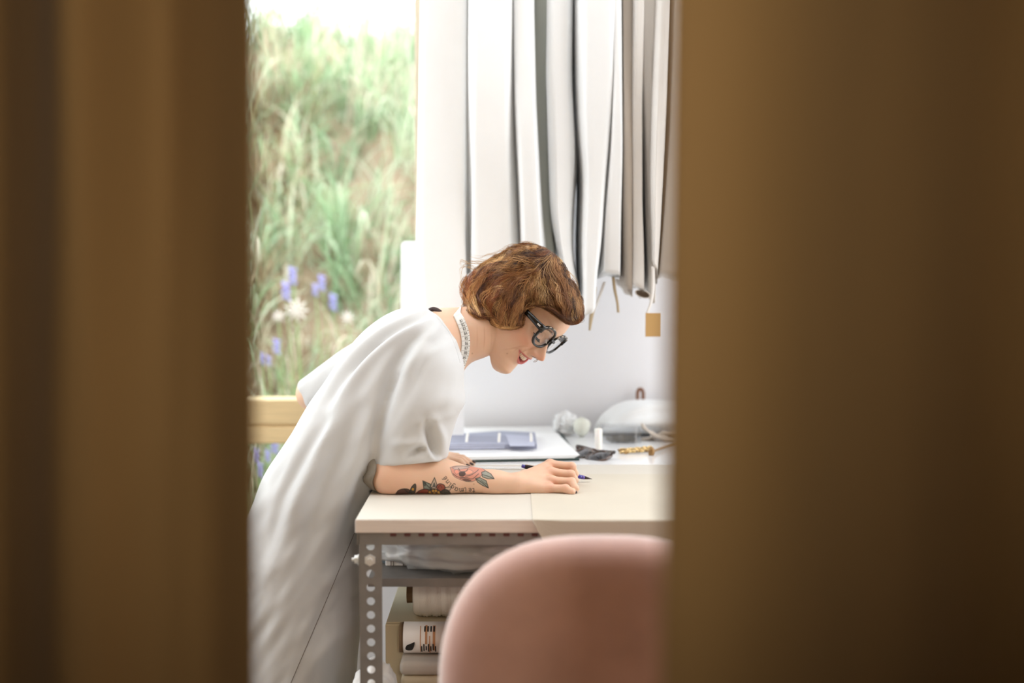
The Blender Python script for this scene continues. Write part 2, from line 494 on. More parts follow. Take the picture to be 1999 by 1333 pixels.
for nm, lab, args in (
    ('grass', 'long green grass arching down the bank behind the window', (430, 26, (-2.6, .3), (4.5, 7.3), .42, .006, GREEN, 11)),
    ('dry_grass', 'dry brown grass stems on the left of the bank outside', (190, 22, (-2.6, -.75), (4.25, 6.2), .36, .0045, DRY, 12, .7))):
    V, F, C = blades(*args)
    g = obj(nm, V, F, M['grass'], None, True, label=lab, category='grass', kind='stuff')
    set_color(g, 'tint', C)

# purple and white flowers in the bank
M['petal'] = mat('violet_petals', srgb(172, 168, 226), 0.6, transl=0.2)
M['petal_white'] = mat('white_petals', srgb(240, 232, 228), 0.6, transl=0.2)
M['stem'] = mat('flower_stem', srgb(140, 165, 110), 0.6)
def flower(px, py, Y, size, white, label, group=None):
    p = P(px, py, Y)
    zb = float(bank_z(np.array([p[0]]), np.array([Y + .06]))[0])
    zb = min(zb, p[2] - .05)
    base = np.array([p[0] + .01, Y + .06, zb])
    t = thing('wildflower', base, label, 'flower', group)
    st = spline([base, (base + p) / 2 + np.array([.012, 0, .01]), p], 9)
    obj('stem', *tube(st, .0022, 6), M['stem'], t)
    rg = np.random.default_rng(int(px * 7 + py))
    mb = MB()
    if white:
        for k in range(9):
            a = k * 2 * math.pi / 9
            v, f = ell((0, 0, 0), (size * .55, size * .22, size * .1), 6, 8)
            v = np.asarray(v); v[:, 0] += size * .5
            R = Matrix.Rotation(a, 3, 'Y') @ Matrix.Rotation(.2, 3, 'Z')
            mb.add(v @ np.array(R).T + p, f)
    else:
        for k in range(10):
            o = np.array([math.cos(k * 2.4) * size * .28, math.sin(k * 2.4) * size * .28, (k - 4.5) * size * .2])
            v, f = ell(p + o, (size * .26, size * .26, size * .2), 6, 8); mb.add(v, f)
    obj('petals', *mb.out(), M['petal_white'] if white else M['petal'], t)
FL = [(571, 538, 4.75, .028, 'violet wildflower topmost of the two stacked above the large cream flower head'), (558, 568, 4.7, .03, 'violet wildflower just above and left of the large cream flower head'),
      (628, 552, 4.9, .026, 'violet wildflower highest in the bank right of the cream flower head'), (650, 590, 4.9, .028, 'violet wildflower right of the cream flower head, nearest to the white flower'),
      (615, 566, 4.8, .02, 'small violet wildflower just above the right of the large cream flower head'), (540, 676, 4.6, .024, 'violet wildflower below the small pinkish white flower'),
      (511, 700, 4.5, .018, 'small violet wildflower close to the left curtain, above the transom'), (524, 704, 4.5, .016, 'smallest violet wildflower low in the bank above the transom'),
      (536, 870, 4.25, .024, 'violet wildflower right under the transom, nearest her dress'), (498, 890, 4.25, .022, 'violet wildflower in the lower pane touching the left curtain edge'),
      (506, 918, 4.2, .022, 'lowest violet wildflower seen through the lower pane'), (522, 890, 4.22, .018, 'small violet wildflower in the middle of those beneath the transom')]
for x, y, Y, s, lab in FL:
    flower(x, y, Y, s, False, lab, 'violet wildflowers above the transom' if y < 780 else 'violet wildflowers below the transom')
flower(577, 606, 4.7, .042, True, 'large pale cream flower head in the bank, biggest of the blooms', None)
flower(543, 618, 4.65, .022, True, 'small pinkish white flower left of the large cream flower head', None)
flower(678, 620, 4.9, .026, True, 'white flower at the right of the bank close above her back', None)

# ------------------------------------------------------------------ curtains the camera looks between
def curtain(name, xs, prof, edge, top, label):
    """xs: world X stations, prof: Y at each station; edge(z)->shift of the free edge"""
    nz = 60; zz = np.linspace(.02, top, nz)
    rows = []
    x = np.asarray(xs); y = prof(1.4) if callable(prof) else np.asarray(prof)
    for z in zz:
        k = np.clip((x - x[0]) / (x[-1] - x[0]), 0, 1)
        y = prof(z) if callable(prof) else np.asarray(prof)
        rows.append(np.stack([x + edge(z) * (1 - k) ** 3, y + .006 * np.sin(z * 3 + x * 9), np.full(len(x), z)], -1))
    g = np.array(rows); n, m, _ = g.shape
    back = g + np.array([0, .004, 0])
    ring = np.concatenate([g, back[:, ::-1]], 1)
    t = thing(name, (float(x.mean()), float(y.mean()), 0), label, 'curtain')
    v, f = loft(ring, False)
    obj('cloth_panel', v, f, M['curtain'], t)
    hb = [np.array([g[0, j, 0], g[0, j, 1] - .0025, .04]) for j in range(0, m, 2)]
    obj('hem', *tube(np.array(hb), .004, 6), M['curtain'], t)
    for j in range(0, m, 14):
        a = np.linspace(0, 2 * np.pi, 17)
        c = np.array([g[-1, j, 0], CY[name], top + .012])
        pts = np.stack([np.full(17, c[0]), c[1] + .022 * np.cos(a), c[2] + .022 * np.sin(a)], -1)
        obj('curtain_ring', *tube(pts, .002, 6, False), M['dark_steel'], t)
    return t
CY = {'brown_curtain': 1.2}
_e = P(496, 600, 1.165)[0]
xs = _e - np.concatenate([np.linspace(0, .4, 150), np.linspace(.4, 1.97, 130)[1:]])
_d = xs[0] - xs
pr = 1.212 + np.interp(_d, [0, .04, .088, .104, .121, .143, .155, .169, .195, .25, .32, .42, .52, .62, .75, .9, 1.1, 1.5, 1.7, 2.0], [-.047, -.004, .038, .034, .012, -.026, -.036, -.026, .02, .085, .10, .05, .0, .03, .09, .0, .05, .02, .08, .02])
pr = np.convolve(np.pad(pr, 3, 'edge'), np.ones(7) / 7, 'valid')
def lprof(z, pr=pr, d=_d):
    k = np.clip((z - 1.12) / .42, 0, 1); k = .40 + .60 * k * k * (3 - 2 * k)
    w_ = np.clip(1 - (d - .16) / .05, 0, 1) * np.clip((d - .03) / .04, 0, 1)
    return np.where(d < .25, 1.212 + (pr - 1.212) * (k * w_ + 1 - w_), pr)
lcur = curtain('brown_curtain', xs, lprof, lambda z: .0105 * (z - 1.3), 2.62, 'brown cloth curtain hanging on the left, beside the garden window gap')
CY['brown_curtain'] = 1.0
xs = np.linspace(P(1297, 600, 1.0)[0], 2.19, 240)
pr = 1.0 + .160 * (1 - np.cos((xs - xs[0]) * 2 * np.pi / .80)) - .006 * np.sin((xs - xs[0]) * 30)
rcur = curtain('brown_curtain', xs, pr, lambda z: .0065 * (z - 1.3), 2.62, 'brown cloth curtain hanging on the right, in front of the garments and chair')
for y, x0, x1, lab in ((1.2, -2.19, -.12, 'steel curtain rod carrying the left brown curtain'), (1.0, .06, 2.19, 'steel curtain rod carrying the right brown curtain')):
    t = thing('curtain_rod', ((x0 + x1) / 2, y, 2.645), lab, 'rod')
    obj('rod', *tube(np.array([[x0, y, 2.645], [x1, y, 2.645]]), .010, 12), M['dark_steel'], t)
    for x in (x0 + .05, x1 - .05):
        obj('ceiling_bracket', *tube(np.array([[x, y, 2.65], [x, y, ZT + .005]]), .006, 8), M['dark_steel'], t)

# ------------------------------------------------------------------ work table with slotted-angle frame
Y0, Y1 = 2.505, 3.70                          # front and back edge of the top
X0, X1 = P(693, 1018, Y0)[0], 1.55
TT = .024
tab = thing('work_table', ((X0 + X1) / 2, (Y0 + Y1) / 2, 0), 'long cream-topped work table on a grey slotted steel frame', 'table')
obj('table_top', *box((X0, Y0, TZ - TT), (X1, Y1, TZ - .0005), .0015), M['plywood'], tab, False)
XK = P(1040, 1018, Y0)[0]
yc = PZ(1100, 907, TZ)[1]
obj('paper_cover', *box((X0 + .001, Y0 + .001, TZ - .0006), (X1 - .01, yc, TZ), 0), M['cover'], tab, False, label='cream paper cover on the front half')
obj('white_work_surface', *box((X0 + .001, yc + .002, TZ - .0006), (X1 - .01, Y1 - .002, TZ - .0001), 0), M['gloss_white'], tab, False, label='glossy white back half')

def slotted_plate(o, ux, uy, w, L, pitch, r, th, nseg=16, first=None):
    """flat bar from o along uy (length L), width along ux, with round holes"""
    o = np.array(o, float); ux = np.array(ux, float); uy = np.array(uy, float); un = np.cross(ux, uy)
    n = int(L / pitch); V = []; F = []
    for k in range(n):
        c0 = k * pitch; base = len(V)
        a = np.linspace(0, 2 * np.pi, nseg, endpoint=False)
        for side in (0, 1):
            for q in a:
                V.append(o + ux * (w / 2 + r * math.cos(q)) + uy * (c0 + pitch / 2 + r * 1.0 * math.sin(q)) + un * th * side)
            for q in a:
                s = 1 / max(abs(math.cos(q)), abs(math.sin(q)))
                V.append(o + ux * (w / 2 + w / 2 * math.cos(q) * s) + uy * (c0 + pitch / 2 + pitch / 2 * math.sin(q) * s) + un * th * side)
        m = nseg
        for j in range(m):
            j2 = (j + 1) % m
            F.append((base + j, base + j2, base + m + j2, base + m + j))
            F.append((base + 2 * m + j, base + 3 * m + j, base + 3 * m + j2, base + 2 * m + j2))
            F.append((base + j, base + 2 * m + j, base + 2 * m + j2, base + j2))
            F.append((base + m + j, base + m + j2, base + 3 * m + j2, base + 3 * m + j))
    return V, F
LW = 45 / FPX * Y0                             # leg flange width
PT = 27.6 / FPX * Y0                           # hole pitch
LT = TZ - TT
def leg(x, y, sx, sy):
    """angle post with its corner at x,y; flanges run towards sx and sy"""
    mb = MB()
    v, f = slotted_plate((x, y, .002), (sx, 0, 0), (0, 0, 1), LW, LT - .002, PT, .0075, .0025)
    mb.add(v, f)
    v, f = slotted_plate((x, y, .002), (0, sy, 0), (0, 0, 1), LW, LT - .002, PT, .0075, .0025)
    mb.add(v, f)
    h = int((LT - .002) / PT) * PT
    mb.box((min(x, x + sx * LW), min(y, y + .0025 * sy), h), (max(x, x + sx * LW), max(y, y + .0025 * sy), LT))
    return obj('leg', *mb.out(), M['steel'], tab, False)
xl = P(701, 1045, Y0 + .006)[0]; yl = Y0 + .006
legs = [leg(xl, yl, 1, 1), leg(xl, Y1 - .01, 1, -1), leg(X1 - .02, yl, -1, 1), leg(X1 - .02, Y1 - .01, -1, -1)]
RH = .017
def rail(name, a, b, axis):
    """rail under the top: vertical strip with dark slots near its upper edge"""
    mb = MB()
    if axis == 'x': mb.box((a[0], a[1], LT - .022), (b[0], a[1] + .003, LT - .0005))
    else: mb.box((a[0], a[1], LT - .022), (a[0] + .003, b[1], LT - .0005))
    return obj(name, *mb.out(), M['steel'], tab, False)
fr = rail('front_rail', (xl + .002, yl - .003, 0), (X1 - .02, 0, 0), 'x')
rail('back_rail', (xl, Y1 - .014, 0), (X1 - .02, 0, 0), 'x')
rail('side_rail', (xl - .004, yl, 0), (0, Y1 - .012, 0), 'y'); rail('side_rail', (X1 - .021, yl, 0), (0, Y1 - .012, 0), 'y')
M['slot'] = mat('dark_slot', srgb(92, 52, 48), 0.8)
for k in range(30):
    x = P(768 + 27.6 * k, 1047, yl)[0]
    if x > X1 - .06: break
    obj('slot', *box((x - .0055, yl - .0045, LT - .0065), (x + .0055, yl - .0028, LT - .001), .001), M['slot'], fr, False)
def nut(c, d, parent, r=.0105):
    mb = MB(); d = np.array(d, float)
    u = np.array([0, 0, 1.0]); w = np.cross(d, u)
    def ring(rr, k, n): a = np.linspace(0, 2 * np.pi, n, endpoint=False); return c + d * k + rr * (np.cos(a)[:, None] * u + np.sin(a)[:, None] * w)
    v, f = loft([ring(r * 1.25, .000, 18), ring(r * 1.25, .002, 18)]); mb.add(v, f)
    v, f = loft([ring(r, .0015, 6), ring(r, .008, 6)]); mb.add(v, f)
    v, f = loft([ring(r * .45, .006, 12), ring(r * .45, .013, 12)]); mb.add(v, f)
    obj('bolt', *mb.out(), M['bolt'], parent, False)
nut(P(723, 1092, yl), (0, -1, 0), legs[0])
nut(P(701, 1092, yl + .02) + np.array([0, 0, 0]), (-1, 0, 0), legs[0], .008)
# shelves
SH1 = P(760, 1124, 2.62)[2]
obj('shelf', *box((xl + .006, 2.60, SH1 - .016), (X1 - .03, Y1 - .03, SH1), .001), M['steel'], tab, False)
SH2 = .40
obj('shelf', *box((xl + .006, 2.56, SH2 - .02), (X1 - .03, Y1 - .03, SH2), .001), M['plywood'], tab, False)

# kraft paper sheet lying over the right half and folded down over the front edge
kp = []
xs = np.linspace(XK, X1 - .04, 26)
for x in xs:
    row = []
    for d in list(np.linspace(0, .49, 12)) + [.496, .5]:
        row.append((x, Y0 + .50 - d, TZ + .0012))
    for t in (20, 45, 70, 90):
        row.append((x, Y0 - .005 * math.sin(math.radians(t)), TZ + .0012 - .005 * (1 - math.cos(math.radians(t)))))
    for e in np.linspace(.012, .115, 8):
        row.append((x, Y0 - .005 - .02 * e, TZ + .001 - e))
    kp.append(row)
kp = np.array(kp)
kx = np.clip((kp[:, :, 0] - XK) / .05, 0, 1)
low = (kp[:, :, 2] < TZ - .001)
kp[:, :, 2] = np.where(low, TZ + .001 + (kp[:, :, 2] - TZ - .001) * np.clip(.02 + kx * .98, 0, 1), kp[:, :, 2])
under = kp.copy(); under[:, :, 2] -= .0004; under[:, :, 1] += np.where(low, .0004, 0)
ring = np.concatenate([kp, under[:, ::-1]], 1)
v, f = loft(ring)
obj('kraft_paper', v, f, M['kraft'], None, False, origin=(XK + .4, Y0 + .2, TZ), label='tan kraft paper sheet on the table, folded over its front edge behind the chair', category='paper')

# ------------------------------------------------------------------ things on the white back half
# ring-bound swatch book lying open
M['page'] = mat('white_page', srgb(244, 245, 246), 0.5)
M['swatch'] = mat('blue_grey_swatch', srgb(166, 170, 190), 0.8, var=0.25, scale=18, stretch=(1, 40, 40))
M['swatch2'] = mat('pale_blue_swatch', srgb(188, 192, 212), 0.8, var=0.15, scale=18, stretch=(1, 30, 30))
M['binder'] = mat('black_green_board', srgb(20, 52, 48), 0.4)
M['ring'] = mat('white_coated_ring', srgb(232, 230, 226), 0.35, spec=0.6)
yb0 = PZ(1000, 901, TZ)[1]; yb1 = PZ(1000, 842, TZ)[1]
a = PZ(700, 906, TZ); b = PZ(1131, 899, TZ)
bk = thing('ring_binder', (.0, (yb0 + yb1) / 2, TZ), 'open ring binder of white sheets and blue-grey swatches on the white surface', 'binder')
def slab(name, pts, z0, z1, m, parent, **kw):
    pts = [np.array(p, float) for p in pts]
    v = [(p[0], p[1], z0) for p in pts] + [(p[0], p[1], z1) for p in pts]; n = len(pts)
    f = [tuple(range(n - 1, -1, -1)), tuple(range(n, 2 * n))] + [(i, (i + 1) % n, n + (i + 1) % n, n + i) for i in range(n)]
    return obj(name, v, f, m, parent, False, **kw)
c1 = PZ(1090, 838, TZ); c0 = PZ(700, 842, TZ)
slab('cover_board', [a, b, c1, c0], TZ + .0003, TZ + .0045, M['binder'], bk, label='dark green-black cover board')
def q(px, py): return PZ(px, py, TZ + .009)
for k in range(4):
    z = TZ + .0047 + k * .0014
    o = np.array([.004 * k, .005 + .004 * k, 0])
    slab('page', [a + o + [.004, 0, 0], b + o - [.010, -.001, 0], c1 - o - [.01, 0, 0], c0 - o + [.004, 0, 0]], z, z + .0011, M['page'], bk)
zt = TZ + .0105
sw = [PZ(700, 881, zt), PZ(1048, 876, zt), PZ(1044, 853, zt), PZ(980, 850, zt), PZ(905, 855, zt), PZ(700, 860, zt)]
slab('swatch_stack', sw, zt, zt + .012, M['swatch'], bk, label='blue-grey striped swatch strip')
zt2 = zt + .0122
slab('swatch_card', [PZ(996, 871, zt2), PZ(1044, 871, zt2), PZ(1042, 852, zt2), PZ(986, 849, zt2)], zt2, zt2 + .001, M['swatch2'], bk)
for k in range(6):
    z = zt + .0122
    o0 = PZ(760 + k * 9, 864 + 2.4 * k, z); o1 = PZ(985, 863 + 2.2 * k, z)
    slab('swatch_strip', [o0, o1, o1 + [0, .006, 0], o0 + [0, .006, 0]], z - .0003, z + .0005, M['swatch2' if k % 2 else 'swatch'], bk)
for px in (912, 974, 1036):
    c = PZ(px, 865, zt + .002); pts = []
    for t in np.linspace(0, 2 * np.pi, 33):
        pts.append(c + np.array([.001 * math.sin(t), .058 * math.cos(t), .003 + .018 * math.sin(t)]))
    obj('binder_ring', *tube(np.array(pts), .0035, 8, False), M['ring'], bk)

# flat white ruler beside the drawing hand
r0 = PZ(905, 913, TZ + .002); r1 = PZ(1040, 913.5, TZ + .002)
rl = thing('ruler', (r0 + r1) / 2 * [1, 1, 0] + [0, 0, TZ], 'clear flat ruler lying between her arm and the binder', 'ruler')
M['ruler'] = mat('frosted_ruler', srgb(226, 224, 220), 0.25)
slab('blade', [r0 + [-.12, -.012, 0], r1 + [.03, -.012, 0], r1 + [.03, .018, 0], r0 + [-.12, .018, 0]], TZ + .0003, TZ + .0026, M['ruler'], rl)
M['ink'] = mat('black_ink', srgb(40, 38, 38), 0.6)
mb = MB()
for k in range(56):
    x = r0[0] - .11 + k * .005; h = .007 if k % 5 == 0 else .004
    mb.box((x, r0[1] - .0115, TZ + .0026), (x + .0007, r0[1] - .0115 + h, TZ + .0028))
obj('scale_marks', *mb.out(), M['ink'], rl, False, kind='stuff')

# dark sunglasses lying folded
M['tortoise'] = mat('dark_tortoise_plastic', srgb(44, 34, 30), 0.15, spec=0.7, coat=0.6, var_col=srgb(86, 56, 40), scale=60)
M['dark_lens'] = mat('dark_lens', srgb(52, 50, 54), 0.05, spec=0.9, coat=1.0)
sg0 = PZ(1152, 890, TZ + .004)
sg = thing('sunglasses', sg0 * [1, 1, 0] + [0, 0, TZ], 'dark brown sunglasses lying lens-up on the white surface right of the binder', 'sunglasses')
SGR = np.array(Matrix.Rotation(math.radians(-50), 3, 'Z')) * .92
sgt = lambda p: (np.asarray(p) - sg0) @ SGR.T + sg0
def eye_ring(cx, sgn, w=.029, h=.024, n=40, up=0.0):
    a = np.linspace(0, 2 * np.pi, n, endpoint=False); ca, sa = np.cos(a), np.sin(a)
    x = w * np.sign(ca) * np.abs(ca) ** .8; y = h * np.sign(sa) * np.abs(sa) ** .85
    y = y + .004 * sgn * x / w
    return np.stack([cx + x, y, .012 + 0.010 * np.sin(a) + 0 * x], -1)
for sgn in (-1, 1):
    R = eye_ring(sgn * .032, sgn) + sg0
    R[:, 2] -= .010; R = sgt(R)
    mb = MB(); loop = np.concatenate([R, R[:1]]); v, f = tube(loop, .0042, 8, False); mb.add(v, f)
    obj('rim', *mb.out(), M['tortoise'], sg)
    c = R.mean(0); n = len(R); v = np.concatenate([R, R * .5 + c * .5 + [0, 0, .004], (c + [0, 0, .005])[None]])
    f = [(i, (i + 1) % n, n + (i + 1) % n, n + i) for i in range(n)] + [(n + i, n + (i + 1) % n, 2 * n) for i in range(n)]
    obj('lens', v, f, M['dark_lens'], sg)
    tp = spline([sg0 + [sgn * .062, .014, .012], sg0 + [sgn * .066, .020, .016], sg0 + [sgn * .02, .031, .011], sg0 + [-sgn * .045, .030 + .005 * sgn, .008]], 20)
    obj('temple', *tube(sgt(tp), np.linspace(.0042, .0024, 20), 8), M['tortoise'], sg)
obj('bridge', *tube(sgt(spline([sg0 + [-.006, .004, .008], sg0 + [0, .006, .013], sg0 + [.006, .004, .008]], 8)), .003, 8), M['tortoise'], sg)

# white upright cylinder
cc = PZ(1168, 882, TZ)
M['wax'] = mat('white_wax', srgb(243, 241, 236), 0.45, sss=0.2)
cd = thing('candle', cc, 'short white candle standing upright behind the dark sunglasses', 'candle')
def lathe(c, prof, n=32):
    a = np.linspace(0, 2 * np.pi, n, endpoint=False)
    return loft([np.stack([c[0] + r * np.cos(a), c[1] + r * np.sin(a), np.full(n, c[2] + z)], -1) for r, z in prof])
CR = 7.5 / FPX * cc[1]; CH = 46 / FPX * cc[1]
obj('wax_body', *lathe(cc, [(CR * .97, 0.0002), (CR, .001), (CR, CH - .001), (CR * .9, CH), (CR * .3, CH - .0012)]), M['wax'], cd)
obj('wick', *tube(np.array([cc + [0, 0, CH - .002], cc + [.001, 0, CH + .004]]), .0007, 6), M['wax'], cd)

# pin box: clear box with steel pins heaped in it
M['clear'] = clear_mat('clear_plastic', (0.96, 0.97, 0.98, 1), 0.1, haze=0.03)
M['pin'] = mat('steel_pins', srgb(128, 122, 114), 0.3, metal=0.8)
pb0 = PZ(1176, 866, TZ); pb1 = PZ(1251, 866, TZ)
pbx = thing('pin_box', (pb0 + pb1) / 2, 'clear plastic box with a heap of steel pins in front of the white bundle', 'box')
x0, x1, yy, hgt = pb0[0], pb1[0], pb0[1], 32 / FPX * pb0[1]
for nm, lo, hi in (('side_panel', (x0, yy, TZ + .0002), (x1, yy + .0015, TZ + hgt)), ('side_panel', (x0, yy + .06, TZ + .0002), (x1, yy + .0615, TZ + hgt)),
                   ('side_panel', (x0, yy + .0016, TZ + .0002), (x0 + .0015, yy + .0599, TZ + hgt)), ('side_panel', (x1 - .0015, yy + .0016, TZ + .0002), (x1, yy + .0599, TZ + hgt)),
                   ('lid', (x0 - .001, yy - .001, TZ + hgt + .0002), (x1 + .001, yy + .0625, TZ + hgt + .0022))):
    obj(nm, *box(lo, hi), M['clear'], pbx, False)
obj('corner_strip', *box((x1 - .0125, yy - .001, TZ + .0002), (x1 - .0115, yy - .0002, TZ + hgt)), M['ring'], pbx, False)
mb = MB()
for k in range(420):
    cx = x0 + .006 + (x1 - x0 - .014) * RNG.beta(2.4, 1.7); w = (cx - x0) / (x1 - x0)
    cz = TZ + .003 + RNG.random() * (.005 + .009 * math.sin(math.pi * min(max(w, 0), 1)) ** 1.2)
    c = np.array([cx, yy + .006 + RNG.random() * .046, cz]); d = RNG.normal(0, 1, 3) * [1, .6, .75]; d /= np.linalg.norm(d); d *= .006
    d[0] = np.clip(d[0], -(cx - x0 - .003), x1 - .003 - cx)
    v, f = tube(np.array([c - d, c + d]), .0007, 3); mb.add(v, f)
obj('pins', *mb.out(), M['pin'], pbx, False, kind='stuff')

# gold chain, heaped links trailing to the right
M['gold'] = mat('polished_gold', srgb(236, 208, 150), 0.25, metal=1.0)
M['brass_dark'] = mat('dull_brass', srgb(150, 116, 74), 0.4, metal=0.7)
g0 = PZ(1212, 887, TZ); g1 = PZ(1272, 882, TZ)
gc = thing('gold_chain', (g0 + g1) / 2, 'gold curb chain lying on the white surface right of the sunglasses', 'chain')
def torus(c, R, r, M3, seg=14, sides=6):
    a = np.linspace(0, 2 * np.pi, seg, endpoint=False); b = np.linspace(0, 2 * np.pi, sides, endpoint=False)
    x = (R + r * np.cos(b)[None]) * np.cos(a)[:, None]; y = (R * .72 + r * np.cos(b)[None]) * np.sin(a)[:, None]; z = r * np.sin(b)[None] + 0 * a[:, None]
    v = np.stack([x, y, z], -1).reshape(-1, 3) @ M3.T + c
    i = np.arange(seg)[:, None]; j = np.arange(sides)[None]
    f = np.stack([i * sides + j, ((i + 1) % seg) * sides + j, ((i + 1) % seg) * sides + (j + 1) % sides, i * sides + (j + 1) % sides], -1).reshape(-1, 4)
    return v, f
NL = 30
for row in range(2):
    for k in range(NL):
        t = k / (NL - 1)
        c = g0 * (1 - t) + g1 * t + [RNG.normal(0, .001), row * .011 + .004 * math.sin(k * .9), .0050 + .0006 * (k % 2) + .003 * row]
        ax = Matrix.Rotation(RNG.normal(0, .3), 3, 'Z') @ Matrix.Rotation((.9 if k % 2 else -.9) + RNG.normal(0, .2), 3, 'X')
        v, f = torus(c, .0048, .0013, np.array(ax), 12, 6)
        obj('link', v, f, M['brass_dark' if (k + row) % 4 == 1 else 'gold'], gc)
cl = PZ(1272, 882, TZ + .008)
obj('clasp', *ell(cl, (.008, .008, .012), 10, 14), M['brass_dark'], gc)
tail = spline([cl, PZ(1295, 874, TZ + .006), PZ(1330, 864, TZ + .004), PZ(1370, 858, TZ + .004)], 30)
obj('chain_tail', *tube(tail, .0032, 8), M['brass_dark'], gc)

# crumpled white ball and wrapped block at the back
def crumple(c, r, seed, amp=.2, n=40, m=56, fr=2.2, flat=0):
    v, f = ell((0, 0, 0), (1, 1, 1), n, m); v = np.asarray(v); d = v / np.linalg.norm(v, axis=1, keepdims=True)
    k = 1 + amp * (1 - 2 * np.abs(vnoise(d * fr + 7, seed))) + amp * .5 * (1 - 2 * np.abs(vnoise(d * fr * 2.1 + 3, seed + 1))) - amp * .7
    p = d * k[:, None] * np.array(r)
    p[:, 2] = np.maximum(p[:, 2], -r[2] * .86)
    return p + np.array(c) + [0, 0, r[2] * .86 + .0005], f
wb = PZ(1105, 848, TZ)
obj('crumpled_cloth', *crumple(wb, (.032, .03, .030), 5, .28), M['white_cloth'], None, origin=wb, label='small crumpled white cloth ball on the back of the table, left of the wrapped block', category='cloth')
wk = PZ(1135, 853, TZ) + [0, .0, 0]
def rock(c, r, seed):
    bm = bmesh.new(); bmesh.ops.create_icosphere(bm, subdivisions=1, radius=1.0)
    rg = np.random.default_rng(seed)
    for v in bm.verts: v.co = Vector(np.array(v.co) * r * rg.uniform(.85, 1.1) )
    bmesh.ops.bevel(bm, geom=list(bm.edges), offset=.003, segments=2, affect='EDGES')
    bm.verts.index_update()
    v = np.array([tuple(x.co) for x in bm.verts]); f = [tuple(x.index for x in q.verts) for q in bm.faces]; bm.free()
    v[:, 2] -= v[:, 2].min(); return v + c + [0, 0, .0004], f
M['pale_green'] = mat('pale_green_white_paper', srgb(226, 228, 216), 0.6, var=0.04, scale=20)
obj('wrapped_block', *rock(wk, np.array([.026, .028, .028]), 4), M['pale_green'], None, True, origin=wk, label='pale faceted paper-wrapped lump beside the small crumpled ball', category='package')

# large white bundle of fabric with a leather loop behind it
wbl = P(1290, 860, 3.565); wbl[2] = TZ
def bundle():
    rings = []
    L, H = P(1167, 850, wbl[1] + .06), 65 / FPX * (wbl[1] + .1)
    x0, x1 = L[0], L[0] + .42
    for s in np.linspace(0, 1, 46):
        u = min(s / .30, 1); hh = H * (1 - (1 - u) ** 2.3) ** .62 * (1 - .18 * max(s - .35, 0))
        hh = max(hh, .006); x = x0 + (x1 - x0) * s
        dep = .093 * (1 - (1 - u) ** 2.3) ** .6 + .01
        a = np.linspace(0, 2 * np.pi, 72, endpoint=False)
        y = wbl[1] + .106 + dep * np.cos(a); z = hh / 2 + hh / 2 * np.sign(np.sin(a)) * np.abs(np.sin(a)) ** .8
        fold = .010 * np.sin(a * 5 + s * 9 + 1.2 * np.sin(s * 7)) * np.clip(-np.cos(a) + .2, 0, 1) * min(1, s * 4)
        rings.append(np.stack([np.full(72, x) + .01 * np.sin(a * 3 + s * 5), y - fold, TZ + .001 + np.maximum(z + .4 * fold * (z > .02), 0)], -1))
    return loft(rings)
v, f = bundle()
obj('fabric_bundle', v, f, M['white_cloth'], None, origin=wbl, label='big rounded white fabric bundle at the right end of the table', category='fabric')
for k, (pts, lab) in enumerate((([(1250, 862, 0), (1275, 853, .004), (1300, 846, .006), (1330, 848, .004)], 'crumpled beige cloth strip lying in front of the white bundle, the lower one'),
                         ([(1252, 830, .012), (1275, 848, .008), (1305, 857, .004), (1335, 860, .004)], 'beige cloth tape slanting down the front of the white bundle'))):
    ctr = np.array([P(x, y, 3.545 - .026 * k) for x, y, dz in pts]); ctr = spline(ctr, 24)
    a = np.linspace(0, 2 * np.pi, 14, endpoint=False)
    rr = [np.stack([np.full(14, c[0]) , c[1] + .012 * np.cos(a), c[2] + (.006 + .002 * np.sin(i)) * np.sin(a)], -1) for i, c in enumerate(ctr)]
    v, f = loft(rr); v = np.asarray(v); v[:, 2] = np.maximum(v[:, 2], TZ + .0004)
    obj('cloth_strip', v, f, M['taupe_cloth'], None, origin=ctr[0], label=lab, category='cloth')
M['leather'] = mat('brown_leather', srgb(128, 82, 52), 0.5, var=0.15, scale=60)
lc = P(1250, 768, 3.775)
pts = [lc + [-.0075, 0, z] for z in np.linspace(TZ - lc[2] + .004, 0, 8)] + [lc + [-.0075 * math.cos(t), 0, .012 * math.sin(t)] for t in np.linspace(.2, np.pi - .2, 9)] + [lc + [.0075, 0, z] for z in np.linspace(0, TZ - lc[2] + .004, 8)]
obj('leather_loop', *tube(np.array(pts), .0048, 10), M["leather"], None, origin=lc * [1, 1, 0] + [0, 0, TZ], label='brown leather loop handle standing up behind the white bundle', category='handle')

# white foam board standing at the left end of the table
fb0 = P(781, 470, 3.50); fb1 = P(905, 470, 3.50)
def rounded_board(x0, x1, z0, z1, y, th, r):
    c = []
    for cx, cz, a0 in ((x1 - r, z1 - r, 0), (x0 + r, z1 - r, 90), (x0 + .002, z0 + .002, 180), (x1 - .002, z0 + .002, 270)):
        rr = r if a0 < 180 else .002
        for t in np.linspace(a0, a0 + 90, 7): c.append((cx + rr * math.cos(math.radians(t)), cz + rr * math.sin(math.radians(t))))
    c = np.array(c); lean = .05
    def ring(yy): return np.stack([c[:, 0], yy + (c[:, 1] - z0) / (z1 - z0) * lean, c[:, 1]], -1)
    return loft([ring(y), ring(y + th)])
obj('foam_board', *rounded_board(max(fb0[0], X0 + .004), fb1[0], TZ + .0005, fb0[2], 3.47, .012, .012), M['white_cloth'], None, False, origin=(fb0[0] + .06, 3.48, TZ), label='white foam board propped upright on the table behind her neck', category='board')

